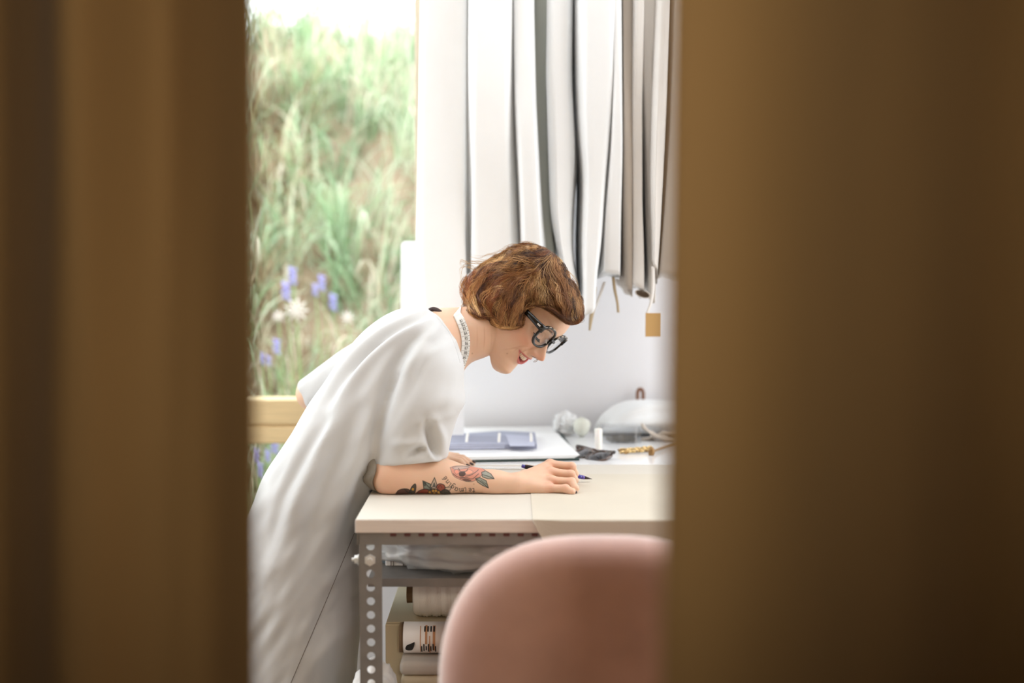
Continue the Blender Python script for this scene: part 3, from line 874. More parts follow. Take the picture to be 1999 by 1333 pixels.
# ------------------------------------------------------------------ under the table
M['plastic_bag'] = clear_mat('cloudy_plastic_film', (0.86, 0.9, 0.88, 1), 0.14, rough=0.15, haze=0.42)
M['cardboard'] = mat('cream_cardboard', srgb(214, 200, 172), 0.8, var=0.06, scale=10)
M['brown_board'] = mat('brown_cardboard', srgb(150, 128, 104), 0.85, var=0.08, scale=10)
M['thread'] = mat('white_cotton_thread', srgb(242, 238, 230), 0.8, bump=0.5, bscale=160, stretch=(12, 1, 1))
M['core'] = mat('brown_card_core', srgb(112, 88, 62), 0.8)
M['label'] = mat('white_printed_label', srgb(238, 230, 224), 0.5)
M['orange_ink'] = mat('orange_brown_ink', srgb(196, 142, 100), 0.6)
pc = P(900, 1118, 2.80); pc[2] = SH1
def film():
    n, m = 44, 72
    v, f = ell((0, 0, 0), (1, 1, 1), n, m); v = np.asarray(v); d = v / np.linalg.norm(v, axis=1, keepdims=True)
    k = 1 + .13 * (1 - 2 * np.abs(vnoise(d * 3.3 + 5, 21))) + .07 * (1 - 2 * np.abs(vnoise(d * 7 + 5, 22)))
    p = d * k[:, None] * np.array([.20, .13, .062])
    p[:, 2] = np.maximum(p[:, 2], -.046) + .047
    p[:, 2] = np.minimum(p[:, 2], LT - SH1 - .012)
    p[:, 0] += .3 * p[:, 2] * 0
    return p + np.array([P(905, 1100, 2.80)[0] + .035, 2.745, SH1]), f
obj('plastic_bag', *film(), M['plastic_bag'], None, origin=pc, label='cloudy clear plastic bag stuffed on the upper shelf under the tabletop', category='bag')
pi0 = P(905, 1100, 2.80)
v, f = crumple(np.array([pi0[0] + .04, 2.78, SH1]), (.155, .085, .046), 31, .12)
obj('folded_fabric', v, f, M['sage_cloth'], None, origin=pi0, label='grey-green fabric seen inside the cloudy plastic bag', category='fabric')
b0 = P(752, 1060, 2.70); b1 = P(797, 1060, 2.70)
wbx = thing('file_box', ((b0[0] + b1[0]) / 2, 2.78, SH1), 'white file box with thin seam lines at the left of the upper shelf', 'box')
obj('body', *box((b0[0], 2.70, SH1 + .0005), (b1[0], 2.95, LT - .012), .002), M['wall'], wbx, False)
for px in (763, 768, 787):
    x = P(px, 1080, 2.699)[0]; obj('seam_line', *box((x - .0006, 2.6988, SH1 + .001), (x + .0006, 2.7002, LT - .014)), M['seam'], wbx, False)
d0 = P(798, 1062, 2.72); d1 = P(802, 1062, 2.72)
obj('wood_block', *box((d0[0] + .001, 2.74, SH1 + .0005), (d1[0] + .012, 2.78, SH1 + .085), .002), M['leather'], None, False, origin=(d0[0], 2.76, SH1), label='dark brown wooden block beside the white file box', category='block')
gl = P(754, 1112, 2.72)
obj('tape_roll', *(lambda r: loft(r))([np.stack([gl[0] + .012 * np.cos(np.linspace(0, 2 * np.pi, 24, endpoint=False)) * k, np.full(24, 2.72 + dy), SH1 + .0125 + .012 * np.sin(np.linspace(0, 2 * np.pi, 24, endpoint=False)) * k], -1) for k, dy in ((1, 0), (1, .02), (.6, .02), (.6, 0))]), mat('blue_grey_plastic', srgb(112, 128, 140), 0.2), None, False, origin=(gl[0], 2.72, SH1), label='small blue-grey tape roll at the front of the upper shelf by the leg', category='tape')

bxz = .592
bx = thing('cardboard_box', (.05, 3.05, SH2), 'cream cardboard box on the lower shelf under the white thread cone', 'box')
bx0 = P(752, 1200, 2.80)[0]
obj('body', *box((bx0, 2.80, SH2 + .0005), (.42, 3.3, bxz), .003), M['cardboard'], bx, False)
obj('lid_flap', *box((bx0 + .002, 2.802, bxz + .0003), (.418, 3.10, bxz + .0035), .001), M['cardboard'], bx, False)
obj('board_sheet', *box((X0 + .03, 3.33, SH2 + .0005), (.7, 3.34, SH1 - .03), .001), M['brown_board'], None, False, origin=(0, 3.335, SH2), label='brown cardboard sheet standing at the back of the lower shelf', category='cardboard')

def hcyl(c, prof, n=36, wob=None):
    """turned along X: prof of (x, r)"""
    a = np.linspace(0, 2 * np.pi, n, endpoint=False); R = []
    for i, (x, r) in enumerate(prof):
        rr = r + (wob[i] if wob is not None else 0)
        R.append(np.stack([np.full(n, c[0] + x), c[1] + rr * np.cos(a), c[2] + rr * np.sin(a)], -1))
    return loft(R)
cr = 46 / FPX * 2.85
cx0 = P(807, 1170, 2.85)[0]
cc = np.array([cx0, 2.852, bxz + .0036 + cr])
tc = thing('thread_cone', cc + [.06, 0, -cr], 'fat white thread cone lying on its side on the cardboard box', 'thread')
prof = [(0, cr * .55), (.001, cr * .86), (.006, cr * .95)] + [(x, cr * (.98 + .02 * math.sin(x * 300)) + (.002 if k % 2 else 0)) for k, x in enumerate(np.linspace(.012, .12, 34))] + [(.128, cr * .9), (.13, cr * .5)]
obj('thread_winding', *hcyl(cc, prof), M['thread'], tc)
obj('cardboard_core', *hcyl(cc, [(-.013, cr * .40), (-.0125, cr * .44), (.14, cr * .30), (.14, cr * .27), (-.0125, cr * .38)]), M['core'], tc)
mb = MB()
for k in range(4):
    s = cc + [.05 + .012 * k, -.01, cr * .98]
    v, f = tube(spline([s, s + [.004, 0, .006], s + [.012, -.003, .004]], 8), .0006, 5); mb.add(v, f)
obj('loose_thread', *mb.out(), M['thread'], tc)

sr = 31 / FPX * 2.76
sc0 = P(784, 1244, 2.76); SZ = sc0[2] - sr
cst = thing('cloth_stack', (sc0[0] + .09, 2.755, SH2), 'folded beige cloths stacked on the lower shelf under the labelled spool', 'cloth')
nf = 5; hz = (SZ - SH2 - .001) / nf
for k in range(nf):
    v, f = box((sc0[0] + .002 * (k % 2), 2.70 + .002 * ((k + 1) % 2), SH2 + .0005 + k * hz), (sc0[0] + .26 - .004 * k, 2.825, SH2 + (k + 1) * hz), hz * .32)
    obj('folded_cloth', v, f, M['cardboard' if k % 2 else 'taupe_cloth'], cst)
scn = np.array([sc0[0], 2.76, SZ + sr + .0005])
sp = thing('label_spool', scn + [.05, 0, -sr], 'thread spool with printed white label lying below the fat white cone', 'thread')
obj('paper_label', *hcyl(scn, [(.004, sr * .8), (.005, sr * .99), (.11, sr * .99), (.111, sr * .8)]), M['label'], sp)
obj('end_cap', *hcyl(scn, [(-.003, sr * .5), (-.003, sr * .94), (.0045, sr * .97), (.0045, sr * .5)]), M['core'], sp)
def band(x0, x1, a0, a1, m, name, off=.0004):
    n = 14; a = np.linspace(math.radians(a0), math.radians(a1), n); r = sr * .99 + off
    A = [np.stack([np.full(n, scn[0] + x), scn[1] - r * np.cos(a), scn[2] + r * np.sin(a)], -1) for x in (x0, x1)]
    v = np.concatenate(A); f = [(i, i + 1, n + i + 1, n + i) for i in range(n - 1)]
    return v, f
mb = MB()
for x0, x1, a0, a1 in ((.038, .0395, -50, 60), (.048, .052, -10, 64), (.056, .058, -60, 20), (.063, .068, -40, 62)): mb.add(*band(x0, x1, a0, a1, None, ''))
obj('printed_stripes', *mb.out(), M['orange_ink'], sp, False)
mb = MB(); m3 = MB()
for k in range(7): mb.add(*band(.040 + .0045 * k, .0425 + .0045 * k, -48 + 5 * (k % 3), -18 + 9 * (k % 2), None, '', .0006))
for k in range(4): m3.add(*band(.046 + .006 * k, .049 + .006 * k, 35, 58, None, '', .0006))
obj('small_print', *mb.out(), M['ink'], sp, False, kind='stuff'); obj('small_print', *m3.out(), M['ink'], sp, False, kind='stuff')
# dark leaf-shaped emblem on the label
r = sr * .99 + .0007
em = spline([(-.0085, -.001), (-.0090, -.0065), (-.004, -.0105), (.003, -.0095), (.0065, -.004), (.0085, .003), (.0092, .0095), (.004, .0075), (-.002, .0050), (-.006, .0030), (-.0085, -.001)], 41)[:-1]
a0 = math.radians(-20)
ev = [np.array([scn[0] + .0185 + x, scn[1] - r * math.cos(a0 + y / sr), scn[2] + r * math.sin(a0 + y / sr)]) for x, y in em]
ec = np.mean(ev, 0) + np.array([0, -.0006, 0])
obj('printed_emblem', ev + [ec], [(i_, (i_ + 1) % 40, 40) for i_ in range(40)], M['ink'], sp, False)

wg = P(735, 1320, 2.70)
v, f = crumple(np.array([wg[0], 2.665, SH2]), (.048, .045, .085), 14, .12)
obj('cloth_bag', v, f, M['white_cloth'], None, origin=(wg[0], 2.665, SH2), label='small white cloth bag on the lower shelf just behind the steel leg', category='bag')

# ------------------------------------------------------------------ pink velvet chair in front of the table
M['velvet'] = mat('dusty_pink_velvet', srgb(198, 158, 148), 0.9, var=0.2, scale=7, sheen=1.0, bump=0.1, bscale=300)
M['chair_leg'] = mat('black_chair_leg', srgb(40, 38, 36), 0.4)
YCH = 2.0
cxc = P(1178, 1052, YCH)[0]; czt = P(1178, 1052, YCH)[2]
hw = cxc - P(850, 1333, YCH)[0]
ch = thing('velvet_chair', (cxc, YCH + .2, 0), 'dusty pink velvet chair with rounded back, pushed up to the table', 'chair')
def back():
    n = 64; zc = czt - .24; out = []
    a = np.linspace(0, 2 * np.pi, n, endpoint=False)
    ca, sa = np.cos(a), np.sin(a)
    x = hw * np.sign(ca) * np.abs(ca) ** (2 / 2.7); z = np.where(sa > 0, .24, .20) * np.sign(sa) * np.abs(sa) ** (2 / 2.2)
    def ring(k, dy):
        xx = x * k; zz = z * k
        return np.stack([cxc + xx, YCH + dy + .55 * xx ** 2 - .12 * zz, zc + zz], -1)
    R = [ring(k, d) for k, d in ((.05, .0), (.4, .0), (.7, .001), (.84, .003), (.90, .008), (.945, .016), (.975, .028), (.992, .042), (1, .056), (.99, .070), (.96, .078), (.85, .08), (.5, .08), (.05, .08))]
    return loft(R)
obj('backrest', *back(), M['velvet'], ch)
def seat():
    n = 56; a = np.linspace(0, 2 * np.pi, n, endpoint=False); ca, sa = np.cos(a), np.sin(a)
    x = .235 * np.sign(ca) * np.abs(ca) ** (2 / 2.6); y = .22 * np.sign(sa) * np.abs(sa) ** (2 / 2.6)
    R = [np.stack([cxc + x * k, YCH + .28 + y * k, np.full(n, .40 + h)], -1) for k, h in ((.3, 0), (.9, 0), (.97, .012), (1, .04), (.985, .075), (.93, .092), (.6, .098), (.05, .099))]
    return loft(R)
obj('seat', *seat(), M['velvet'], ch)
for sx in (-1, 1):
    for sy in (0, 1):
        p0 = np.array([cxc + sx * .16, YCH + .14 + sy * .28, .405]); p1 = np.array([cxc + sx * .215, YCH + .085 + sy * .40, .0005])
        obj('leg', *tube(np.array([p0, p1]), [.016, .009], 12), M['chair_leg'], ch)
    p = spline([np.array([cxc + sx * .15, YCH + .12, .41]), np.array([cxc + sx * .15, YCH + .07, .48]), np.array([cxc + sx * .15, YCH + .075, .60])], 10)
    obj('back_support', *tube(p, .012, 10), M['chair_leg'], ch)

# ------------------------------------------------------------------ the woman
HO = P(1019, 610, 3.0)                          # head centre, between the ears
HS = np.array([.38, .88, -.28]); HS /= np.linalg.norm(HS)          # towards her left
HF = np.array([.56, -.46, -.684]); HF -= HS * (HF @ HS); HF /= np.linalg.norm(HF)
HU = np.cross(HF, HS); HU = HU if HU[2] > 0 else -HU
def H2W(s, u, f): return HO + (np.multiply.outer(s, HS) + np.multiply.outer(u, HU) + np.multiply.outer(f, HF)) * 1e-3
def W2H(p):
    d = (p - HO) * 1e3
    return d @ HS, d @ HU, d @ HF

def mouth_mid(s): return -60 + 9.5 * (s / 28) ** 2
def mouth_open(s): return 6.4 * np.clip(1 - (s / 27.5) ** 2, 0, 1) ** .8

def head_mesh():
    U = np.array([-107, -104, -98, -90, -80, -72, -60, -50, -40, -30, -20, -10, 0, 10, 20, 30, 40, 50, 60, 75, 90, 100, 108, 114, 117.])
    FR = np.array([60, 69, 77, 81, 80, 77.5, 82, 85.5, 88, 89, 88.5, 87, 86, 87, 93, 95, 95, 93, 90, 80, 62, 45, 26, 8, -5.])
    BK = np.array([55, 49, 38, 24, 6, -12, -34, -58, -70, -78, -83, -87, -90, -92, -93, -93, -92, -89, -85, -74, -55, -38, -24, -12, -8.])
    U = np.where(U < -40, -40 + (U + 40) * 1.2, U)
    W = np.array([9, 19, 28, 36, 44.5, 50, 55, 58, 61, 63.5, 65.5, 67, 68, 69, 70, 71.5, 72, 71.5, 70, 62, 48, 35, 20, 9, 3.])
    FM = np.array([53, 50, 44, 35, 26, 20, 10, 4, 0, -3, -6, -8, -10, -11, -12, -12, -12, -12, -11, -9, -5, 0, 0, -2, -6.])
    u = np.concatenate([np.linspace(-120.4, -110, 14), np.linspace(-109, 45, 185), np.linspace(46.5, 117, 50)])
    fr, bk, w, fm = [np.interp(u, U, k) for k in (FR, BK, W, FM)]
    ker = np.exp(-np.linspace(-2, 2, 9) ** 2); ker /= ker.sum()
    sm = lambda a: np.convolve(np.pad(a, 4, 'edge'), ker, 'valid')
    fr, bk, w, fm = map(sm, (fr, bk, w, fm))
    na = 300
    a = np.linspace(0, 2 * np.pi, na, endpoint=False)
    a = a - .45 * np.sin(a)                                     # denser at the front
    ca, sa = np.cos(a), np.sin(a)
    e = np.where(ca > 0, 2 / 2.25, 1.0)
    cx = np.sign(ca) * np.abs(ca) ** e; sx = np.sign(sa) * np.abs(sa) ** np.where(ca > 0, 2 / 2.15, 1.0)
    f = fm[:, None] + np.where(ca > 0, (fr - fm)[:, None] * cx[None], (fm - bk)[:, None] * cx[None])
    s = w[:, None] * sx[None]; uu = u[:, None] + 0 * s
    fw = np.clip((f - 25) / 30, 0, 1) * (ca[None] > 0)
    G = lambda x, m, q: np.exp(-((x - m) / q) ** 2)
    # nose
    NU = np.array([-46, -42, -38, -34, -29, -24, -16, -8, 0, 6, 12, 18]); NB = np.array([0, 3, 12, 22, 27, 26, 20, 14.5, 9.5, 6, 2.5, 0.])
    nb = sm(np.interp(u, NU, NB)); nwid = sm(np.interp(u, [-46, -36, -28, -16, 0, 14], [11, 11, 10.5, 8.5, 7, 8.]))
    f += fw * nb[:, None] * np.exp(-(np.abs(s) / nwid[:, None]) ** 2.4)
    for sg in (-1, 1):
        f += fw * 8.5 * G(s, sg * 13.5, 5.5) * G(uu, -33, 6.5)          # nostril wings
        f -= fw * 4 * G(s, sg * 21, 4) * G(uu, -28, 8)
        f -= fw * 9.5 * G(s, sg * 32, 15) * G(uu, 7, 10)               # sockets
        f += fw * 8.5 * np.clip(1 - ((s - sg * 32) / 15) ** 2 - ((uu - 4) / 11) ** 2, 0, 1) ** .6   # lids over the eyes
        f -= fw * 1.6 * G(uu - 12.5 + ((s - sg * 32) / 16) ** 2 * 4, 0, 1.7) * G(s, sg * 32, 15)      # lid crease
        f += fw * 3.5 * G(s, sg * 30, 17) * G(uu, 22, 6)               # brow
        f += fw * 6 * G(s, sg * 40, 14) * G(uu, -24, 14)               # smiling cheek
        s += sg * 4 * G(s, sg * 58, 16) * G(uu, -14, 14) * fw
        nl = sg * (20 + np.clip(-30 - uu, 0, 40) * .55)                # smile fold
        f -= fw * 2.6 * G(s, nl + sg * 4, 3.2) * np.clip((uu + 64) / 8, 0, 1) * np.clip((-26 - uu) / 6, 0, 1)
        f -= fw * 3.0 * G(s, sg * 32, 5) * G(uu, -52, 6)               # mouth corner dimple
    f += fw * 3.2 * G(s, 0, 16) * G(uu, -103, 9)                          # chin
    mm, mo = mouth_mid(s), mouth_open(s)
    inm = np.abs(s) < 32
    lipw = np.clip(1 - (s / 31) ** 2, 0, 1) ** .5
    f += fw * inm * lipw * 5.0 * (G(uu, mm + mo + 3.6, 3.4) + 1.15 * G(uu, mm - mo - 4.2, 4.2))
    hole = np.clip(1.35 - np.abs(uu - mm) / np.maximum(mo, .3), 0, 1) * (np.abs(s) < 27.5) * (mo > .4)
    f -= fw * np.minimum(hole * 2, 1) * 15
    p = H2W(s, uu, f)
    return loft(p)

def W(px, py, Y): return P(px, py, Y)
parts = [head_mesh()]
# trunk, neck, legs (inside the dress except the neck)
hipR, hipL = W(606, 990, 2.86), W(612, 990, 2.99)
pel, che = W(640, 940, 2.925), W(806, 735, 2.96)
nk0, nk1 = W(866, 667, 2.972), W(935, 651, 2.985)
hd = H2W(0, -18, -30)
foot = []
body = [(pel, che, .088, .095, .03), (hipR, hipL, .082, .082, .03), (pel, (hipR + hipL) / 2, .088, .088, .03),
        (W(846, 700, 2.865), W(862, 676, 3.08), .040, .040, .03), (che, nk0, .08, .055, .04),
        (nk0, nk1, .0535, .0455, .03), (nk1, hd, .0455, .046, .02), (W(838, 660, 2.975), W(905, 648, 2.98), .05, .044, .035)]
for h, y in ((hipR, 2.86), (hipL, 3.0)):
    kn = np.array([h[0] + .015, y, .47]); an = np.array([h[0] - .01, y, .085])
    body += [(h, kn, .082, .052, .02), (kn, an, .052, .034, .02), (an, an + [0, 0, -.045], .034, .032, .02), (an + [-.02, 0, -.05], an + [.16, 0, -.058], .033, .022, .02)]
parts.append(sdf_mesh(body, .006))
# right arm, forearm flat on the table, hand closed round the pencil
shR, elR, wrR = W(850, 710, 2.86), np.array([W(766, 930, 2.785)[0], 2.785, TZ + .0345]), W(1004, 946, 2.782)
arm = [(shR, elR, .040, .036, .02), (elR, elR + (wrR - elR) * .42 + [0, 0, .003], .0345, .0325, .02), (elR + (wrR - elR) * .38 + [0, .002, .004], elR + (wrR - elR) * .86 + [0, 0, .001], .0325, .0225, .02),
       (elR + (wrR - elR) * .84, wrR, .0225, .0205, .015), (elR + [-.006, 0, -.003], elR + [.03, 0, 0], .031, .034, .02)]
MC = {'i': W(1074, 907.5, 2.85), 'm': W(1075, 922.5, 2.824), 'r': W(1075, 938.5, 2.799), 'p': W(1072, 954, 2.780)}
for k, (r0, r1) in {'i': (.0165, .0112), 'm': (.0165, .0112), 'r': (.0165, .0106), 'p': (.0165, .0102)}.items():
    arm.append((wrR + (MC[k] - wrR) * .12, MC[k], r0, r1, .009))
arm += [(W(1022, 955, 2.784), W(1062, 958, 2.780), .0125, .011, .01), (wrR, W(1035, 935, 2.83), .0195, .017, .012)]
FG = {'i': [(1115, 911, 2.842, .0094), (1122.5, 925, 2.866, .0078), (1118, 935, 2.882, .0062)],
      'm': [(1113.5, 926.5, 2.816, .0094), (1122, 937, 2.842, .0080), (1117, 944, 2.866, .0066)],
      'r': [(1115, 941, 2.789, .0090), (1123.5, 953.5, 2.774, .0076), (1120.5, 960, 2.771, .0063)],
      'p': [(1103, 953.5, 2.768, .0085), (1116.5, 960, 2.761, .0070), (1113.5, 962, 2.769, .0058)]}
for k, js in FG.items():
    a, ra = MC[k], {'i': .0112, 'm': .0112, 'r': .0106, 'p': .0102}[k]
    mid = None
    for n, (x, y, Y, r) in enumerate(js):
        b = W(x, y, Y)
        if n == 0:
            c = (a + b) / 2; rm = (ra + r) / 2 - .0010
            arm += [(a, c, ra, rm, .0014), (c, b, rm, r, .0014)]
        else: arm.append((a, b, ra, r, .0014))
        a, ra = b, r
for k in 'imrp':
    c = MC[k] + np.array([-.001, -.0022, .0022]); arm.append((c, c + [.001, 0, 0], .0098, .0098, .005))
    c = W(*FG[k][0][:3]) + np.array([.0008, -.0006, .0008]); arm.append((c, c + [.0005, 0, 0], FG[k][0][3] * .98, FG[k][0][3] * .98, .003))
arm += [(W(1025, 930, 2.845), W(1064, 924, 2.884), .015, .0115, .01), (W(1064, 924, 2.884), W(1098, 931, 2.896), .0112, .0098, .003), (W(1098, 931, 2.896), W(1120, 935.5, 2.893), .0098, .0072, .003)]
parts.append(sdf_mesh(arm, .0014))
# left arm: elbow drawn back, hand flat on the table beyond the other forearm
shL, elL, wrL = W(868, 672, 3.11), W(612, 768, 3.17), W(838, 891, 3.10)
larm = [(shL, elL, .044, .036, .02), (elL, elL + (wrL - elL) * .4, .0355, .033, .015), (elL + (wrL - elL) * .4, wrL, .033, .021, .015)]
lm = [W(881, 897, 3.10), W(882, 900, 3.075), W(880, 898, 3.125), W(878, 900, 3.145)]
for c in lm: c[2] = max(c[2], TZ + .018); larm.append((wrL, c, .017, .0105, .009))
ft = [W(918, 910, 3.085), W(911, 911.5, 3.062), W(923, 909.5, 3.115), W(905, 907, 3.145)]
for c, t in zip(lm, ft):
    t = t.copy(); t[2] = TZ + .0068; m = c * .45 + t * .55; m[2] = c[2] * .66 + t[2] * .34 + .003
    larm += [(c, m, .0105, .0086, .002), (m, t, .0086, .0062, .002)]
larm += [(wrL + [.02, -.008, 0], W(870, 908, 3.045) , .015, .011, .008), (W(870, 908, 3.045), W(893, 910, 3.03), .011, .0075, .003)]
parts.append(sdf_mesh(larm, .0016))

bv, bq = voxel(parts, .0017)
s_, u_, f_ = W2H(bv)
inhead = (np.linalg.norm((bv - HO), axis=1) < .2)
face = np.clip((f_ - 30) / 25, 0, 1) * (np.abs(s_) < 70) * (u_ > -125) * inhead
hand = (bv[:, 0] > wrR[0] + .01) * (bv[:, 1] < 2.93) * (bv[:, 2] < 1.0)
bv = relax(bv, bq, 5, .5, np.where(hand > 0, .14, np.where(face > .3, .25, 1.0)))
# nothing of her sinks into the tabletop
ontab = (bv[:, 0] > X0 - .002) & (bv[:, 2] < TZ + .02) & (bv[:, 2] > TZ - .02) & (bv[:, 1] > Y0)
bv[ontab, 2] = np.maximum(bv[ontab, 2], TZ + .0015)

# refine the tattooed stretch of the forearm
def refine(v, q, sel, times):
    for _ in range(times):
        e = edges_of(q[sel]); key = e[:, 0].astype(np.int64) * 10_000_000 + e[:, 1]
        mid = (v[e[:, 0]] + v[e[:, 1]]) / 2; n0 = len(v)
        def look(a, b):
            k = np.minimum(a, b).astype(np.int64) * 10_000_000 + np.maximum(a, b); return n0 + np.searchsorted(key, k)
        s = q[sel]; cen = v[s].mean(1); c0 = n0 + len(mid) + np.arange(len(s))
        m = [look(s[:, k], s[:, (k + 1) % 4]) for k in range(4)]
        new = np.concatenate([np.stack([s[:, k], m[k], c0, m[k - 1]], -1) for k in range(4)])
        keep = q[~sel]
        v = np.concatenate([v, mid, cen]); q = np.concatenate([keep, new]); sel = np.concatenate([np.zeros(len(keep), bool), np.ones(len(new), bool)])
    return v, q
cq = bv[bq].mean(1); pq = proj(cq); nq = np.cross(bv[bq[:, 2]] - bv[bq[:, 0]], bv[bq[:, 3]] - bv[bq[:, 1]])
toward = (nq * (np.array([0, 0, ZC]) - cq)).sum(1) > 0
sel = (pq[:, 0] > 766) & (pq[:, 0] < 972) & (pq[:, 1] > 908) & (pq[:, 1] < 969) & (cq[:, 1] < 2.84) & (cq[:, 2] < .95) & toward & (cq[:, 2] > TZ + .0005)
bv, bq = refine(bv, bq, sel, 2)

# ---- skin colour per vertex
s_, u_, f_ = W2H(bv); bn = normals(bv, bq); px = proj(bv)
view = np.array([0, 0, ZC]) - bv; view /= np.linalg.norm(view, axis=1, keepdims=True); fc = (bn * view).sum(1)
lin = lambda *c: np.array(srgb(*c)[:3])
base = lin(222, 184, 158); colr = np.tile(base, (len(bv), 1))
def blend(c, w): 
    global colr
    w = np.clip(w, 0, 1)[:, None]; colr = colr * (1 - w) + np.asarray(c) * w
inhead = np.linalg.norm(bv - HO, axis=1) < .2
mott = vnoise(bv * 60, 5) * .5 + vnoise(bv * 25, 6) * .5
colr *= (1 + .05 * mott)[:, None]
G = lambda x, m, q: np.exp(-((x - m) / q) ** 2)
face = np.clip((f_ - 30) / 20, 0, 1) * inhead
for sg in (-1, 1):
    blend(lin(222, 150, 124), .55 * face * G(s_, sg * 42, 18) * G(u_, -24, 18))
blend(lin(218, 146, 122), .5 * face * G(s_, 0, 16) * G(u_, -30, 12))
mm, mo = mouth_mid(s_), mouth_open(s_); lipw = np.clip(1 - (s_ / 31.5) ** 2, 0, 1) ** .5
d = np.abs(u_ - mm) - mo
lip = (np.abs(s_) < 31.5) * np.clip((np.where(u_ > mm, 6.4, 8.6) * lipw - d) / 1.2, 0, 1) * face
blend(lin(196, 108, 104), lip)
hole = (np.abs(s_) < 28) * np.clip((mo - np.abs(u_ - mm) + .3) / 1.0, 0, 1) * np.clip((86 - f_) / 3, 0, 1) * (f_ > 48) * inhead * (mo > .6)
blend(lin(70, 28, 26), hole)
for sg in (-1, 1):
    blend(lin(130, 84, 60), .35 * face * np.clip(1 - ((s_ - sg * 32) / 19) ** 2 - ((u_ - 7) / 10) ** 2, 0, 1))  # eye sockets darkened in the skin colour as shade
    blend(lin(58, 32, 24), face * G(s_, sg * 7, 3.2) * G(u_, -38.5, 2.6))   # nostrils: dark of the openings painted on
onhand = (bv[:, 0] > wrR[0]) & (bv[:, 1] < 2.95) & (bv[:, 2] < 1.0)
for k in ('i', 'm', 'r', 'p'):
    for c, r in ((MC[k], .012), (W(*FG[k][0][:3]), .008)):
        blend(lin(222, 150, 124), .6 * np.exp(-(np.linalg.norm(bv - c, axis=1) / (r * 1.1)) ** 2))
blend(lin(220, 150, 122), .4 * np.exp(-(np.linalg.norm(bv - elR, axis=1) / .04) ** 2))
for x, y in ((990, 690), (922, 690), (925, 945)):   # moles
    blend(lin(140, 92, 70), .6 * np.exp(-(((px - [x, y]) ** 2).sum(1)) / 1.6) * (fc > 0))
for off, a in ((0, .28), (14, .4), (28, .2)):                      # neck creases: their shade painted as darker skin lines
    dd, t = seg_dist(px, [(931 + off, 630), (932 + off, 660), (931 + off * .95, 684)])
    blend(lin(176, 112, 84), a * np.sin(np.pi * np.clip(t, .02, .98)) * np.exp(-(dd / 1.0) ** 2) * (fc > 0) * (np.abs(bv[:, 1] - 2.94) < .12) * (bv[:, 2] > 1.05))
for line, a_ in (([(979, 683), (1000, 680), (1016, 676), (1032, 676)], .3), ([(1002, 688), (1010, 680), (1022, 678)], .25), ([(1038, 681), (1026, 684), (1015, 690), (1009, 698)], .3)):   # smile lines: crease shade painted in the skin colour
    dd, t = seg_dist(px, spline(line, 20)); blend(lin(168, 104, 80), a_ * np.sin(np.pi * np.clip(t, .05, .95)) * np.exp(-(dd / 1.3) ** 2) * (fc > 0) * inhead * (f_ > 20))
# ---- tattoos, inked in the skin of the outer forearm
arm_m = (px[:, 0] > 764) & (px[:, 0] < 975) & (px[:, 1] > 906) & (px[:, 1] < 970) & (bv[:, 1] < 2.86) & (bv[:, 2] < .95) & (fc > -.05)
ai = np.where(arm_m)[0]; ap = px[ai]
INK, RED, YEL, GRN, PNK, GRY = lin(44, 44, 42), lin(140, 62, 44), lin(206, 156, 70), lin(112, 128, 120), lin(206, 124, 104), lin(120, 112, 106)
def ablend(c, w):
    w = np.clip(w, 0, 1)[:, None]; colr[ai] = colr[ai] * (1 - w) + np.asarray(c) * w
def fill(poly, c, a=1.0, outline=1.0, oc=INK, n=40):
    pl = spline(list(poly) + [poly[0]], n)
    ablend(c, a * inpoly(ap, pl))
    if outline: ablend(oc, .92 * np.clip(1.2 - seg_dist(ap, pl)[0] / outline, 0, 1))
def sharp(poly, c, a=1.0, outline=.9, oc=INK):
    ablend(c, a * inpoly(ap, poly))
    ablend(oc, .92 * np.clip(1.2 - seg_dist(ap, list(poly) + [poly[0]])[0] / outline, 0, 1))
def stroke(line, c, w, a=.9, smooth=True):
    l = spline(line, 24) if smooth and len(line) > 2 else np.array(line, float)
    ablend(c, a * np.clip(1.25 - seg_dist(ap, l)[0] / w, 0, 1))
Z1 = lambda pts: [(700 + x / 6.663, 857.2 + y / 6.663) for x, y in pts]
# moth and leaf
fill(Z1([(480, 715), (520, 665), (590, 645), (655, 655), (690, 700), (640, 722), (560, 722)]), lin(74, 42, 34), .95, 1.1)
fill(Z1([(660, 690), (690, 620), (735, 580), (748, 620), (735, 690), (700, 718)]), lin(60, 56, 48), .95, 1.0)
fill(Z1([(685, 660), (700, 630), (722, 640), (715, 672)]), YEL, 1, .5)
stroke(Z1([(600, 650), (640, 690), (700, 715)]), INK, 1.2)
# flower
sharp(Z1([(835, 540), (935, 585), (950, 650), (850, 655)]), GRN, .9, 1.2); stroke(Z1([(850, 560), (900, 610), (945, 650)]), INK, 1.0)
fill(Z1([(840, 548), (880, 570), (870, 610), (850, 600)]), lin(56, 60, 56), .8, 0)
sharp(Z1([(930, 620), (988, 500), (1025, 610), (985, 650)]), lin(168, 156, 142), .7, 1.2); fill(Z1([(955, 625), (985, 560), (1000, 620)]), lin(66, 66, 62), .85, 0)
sharp(Z1([(1110, 630), (1215, 618), (1170, 690), (1120, 700)]), lin(176, 160, 142), .6, 1.0)
fill(Z1([(745, 710), (790, 670), (860, 648), (910, 660), (920, 700), (850, 722), (780, 722)]), RED, .95, 1.2)
fill(Z1([(1010, 610), (1050, 580), (1110, 595), (1125, 645), (1090, 680), (1030, 670)]), RED, .95, 1.2)
fill(Z1([(1060, 690), (1110, 655), (1165, 665), (1195, 715), (1120, 722)]), lin(64, 58, 50), .95, 1.2)
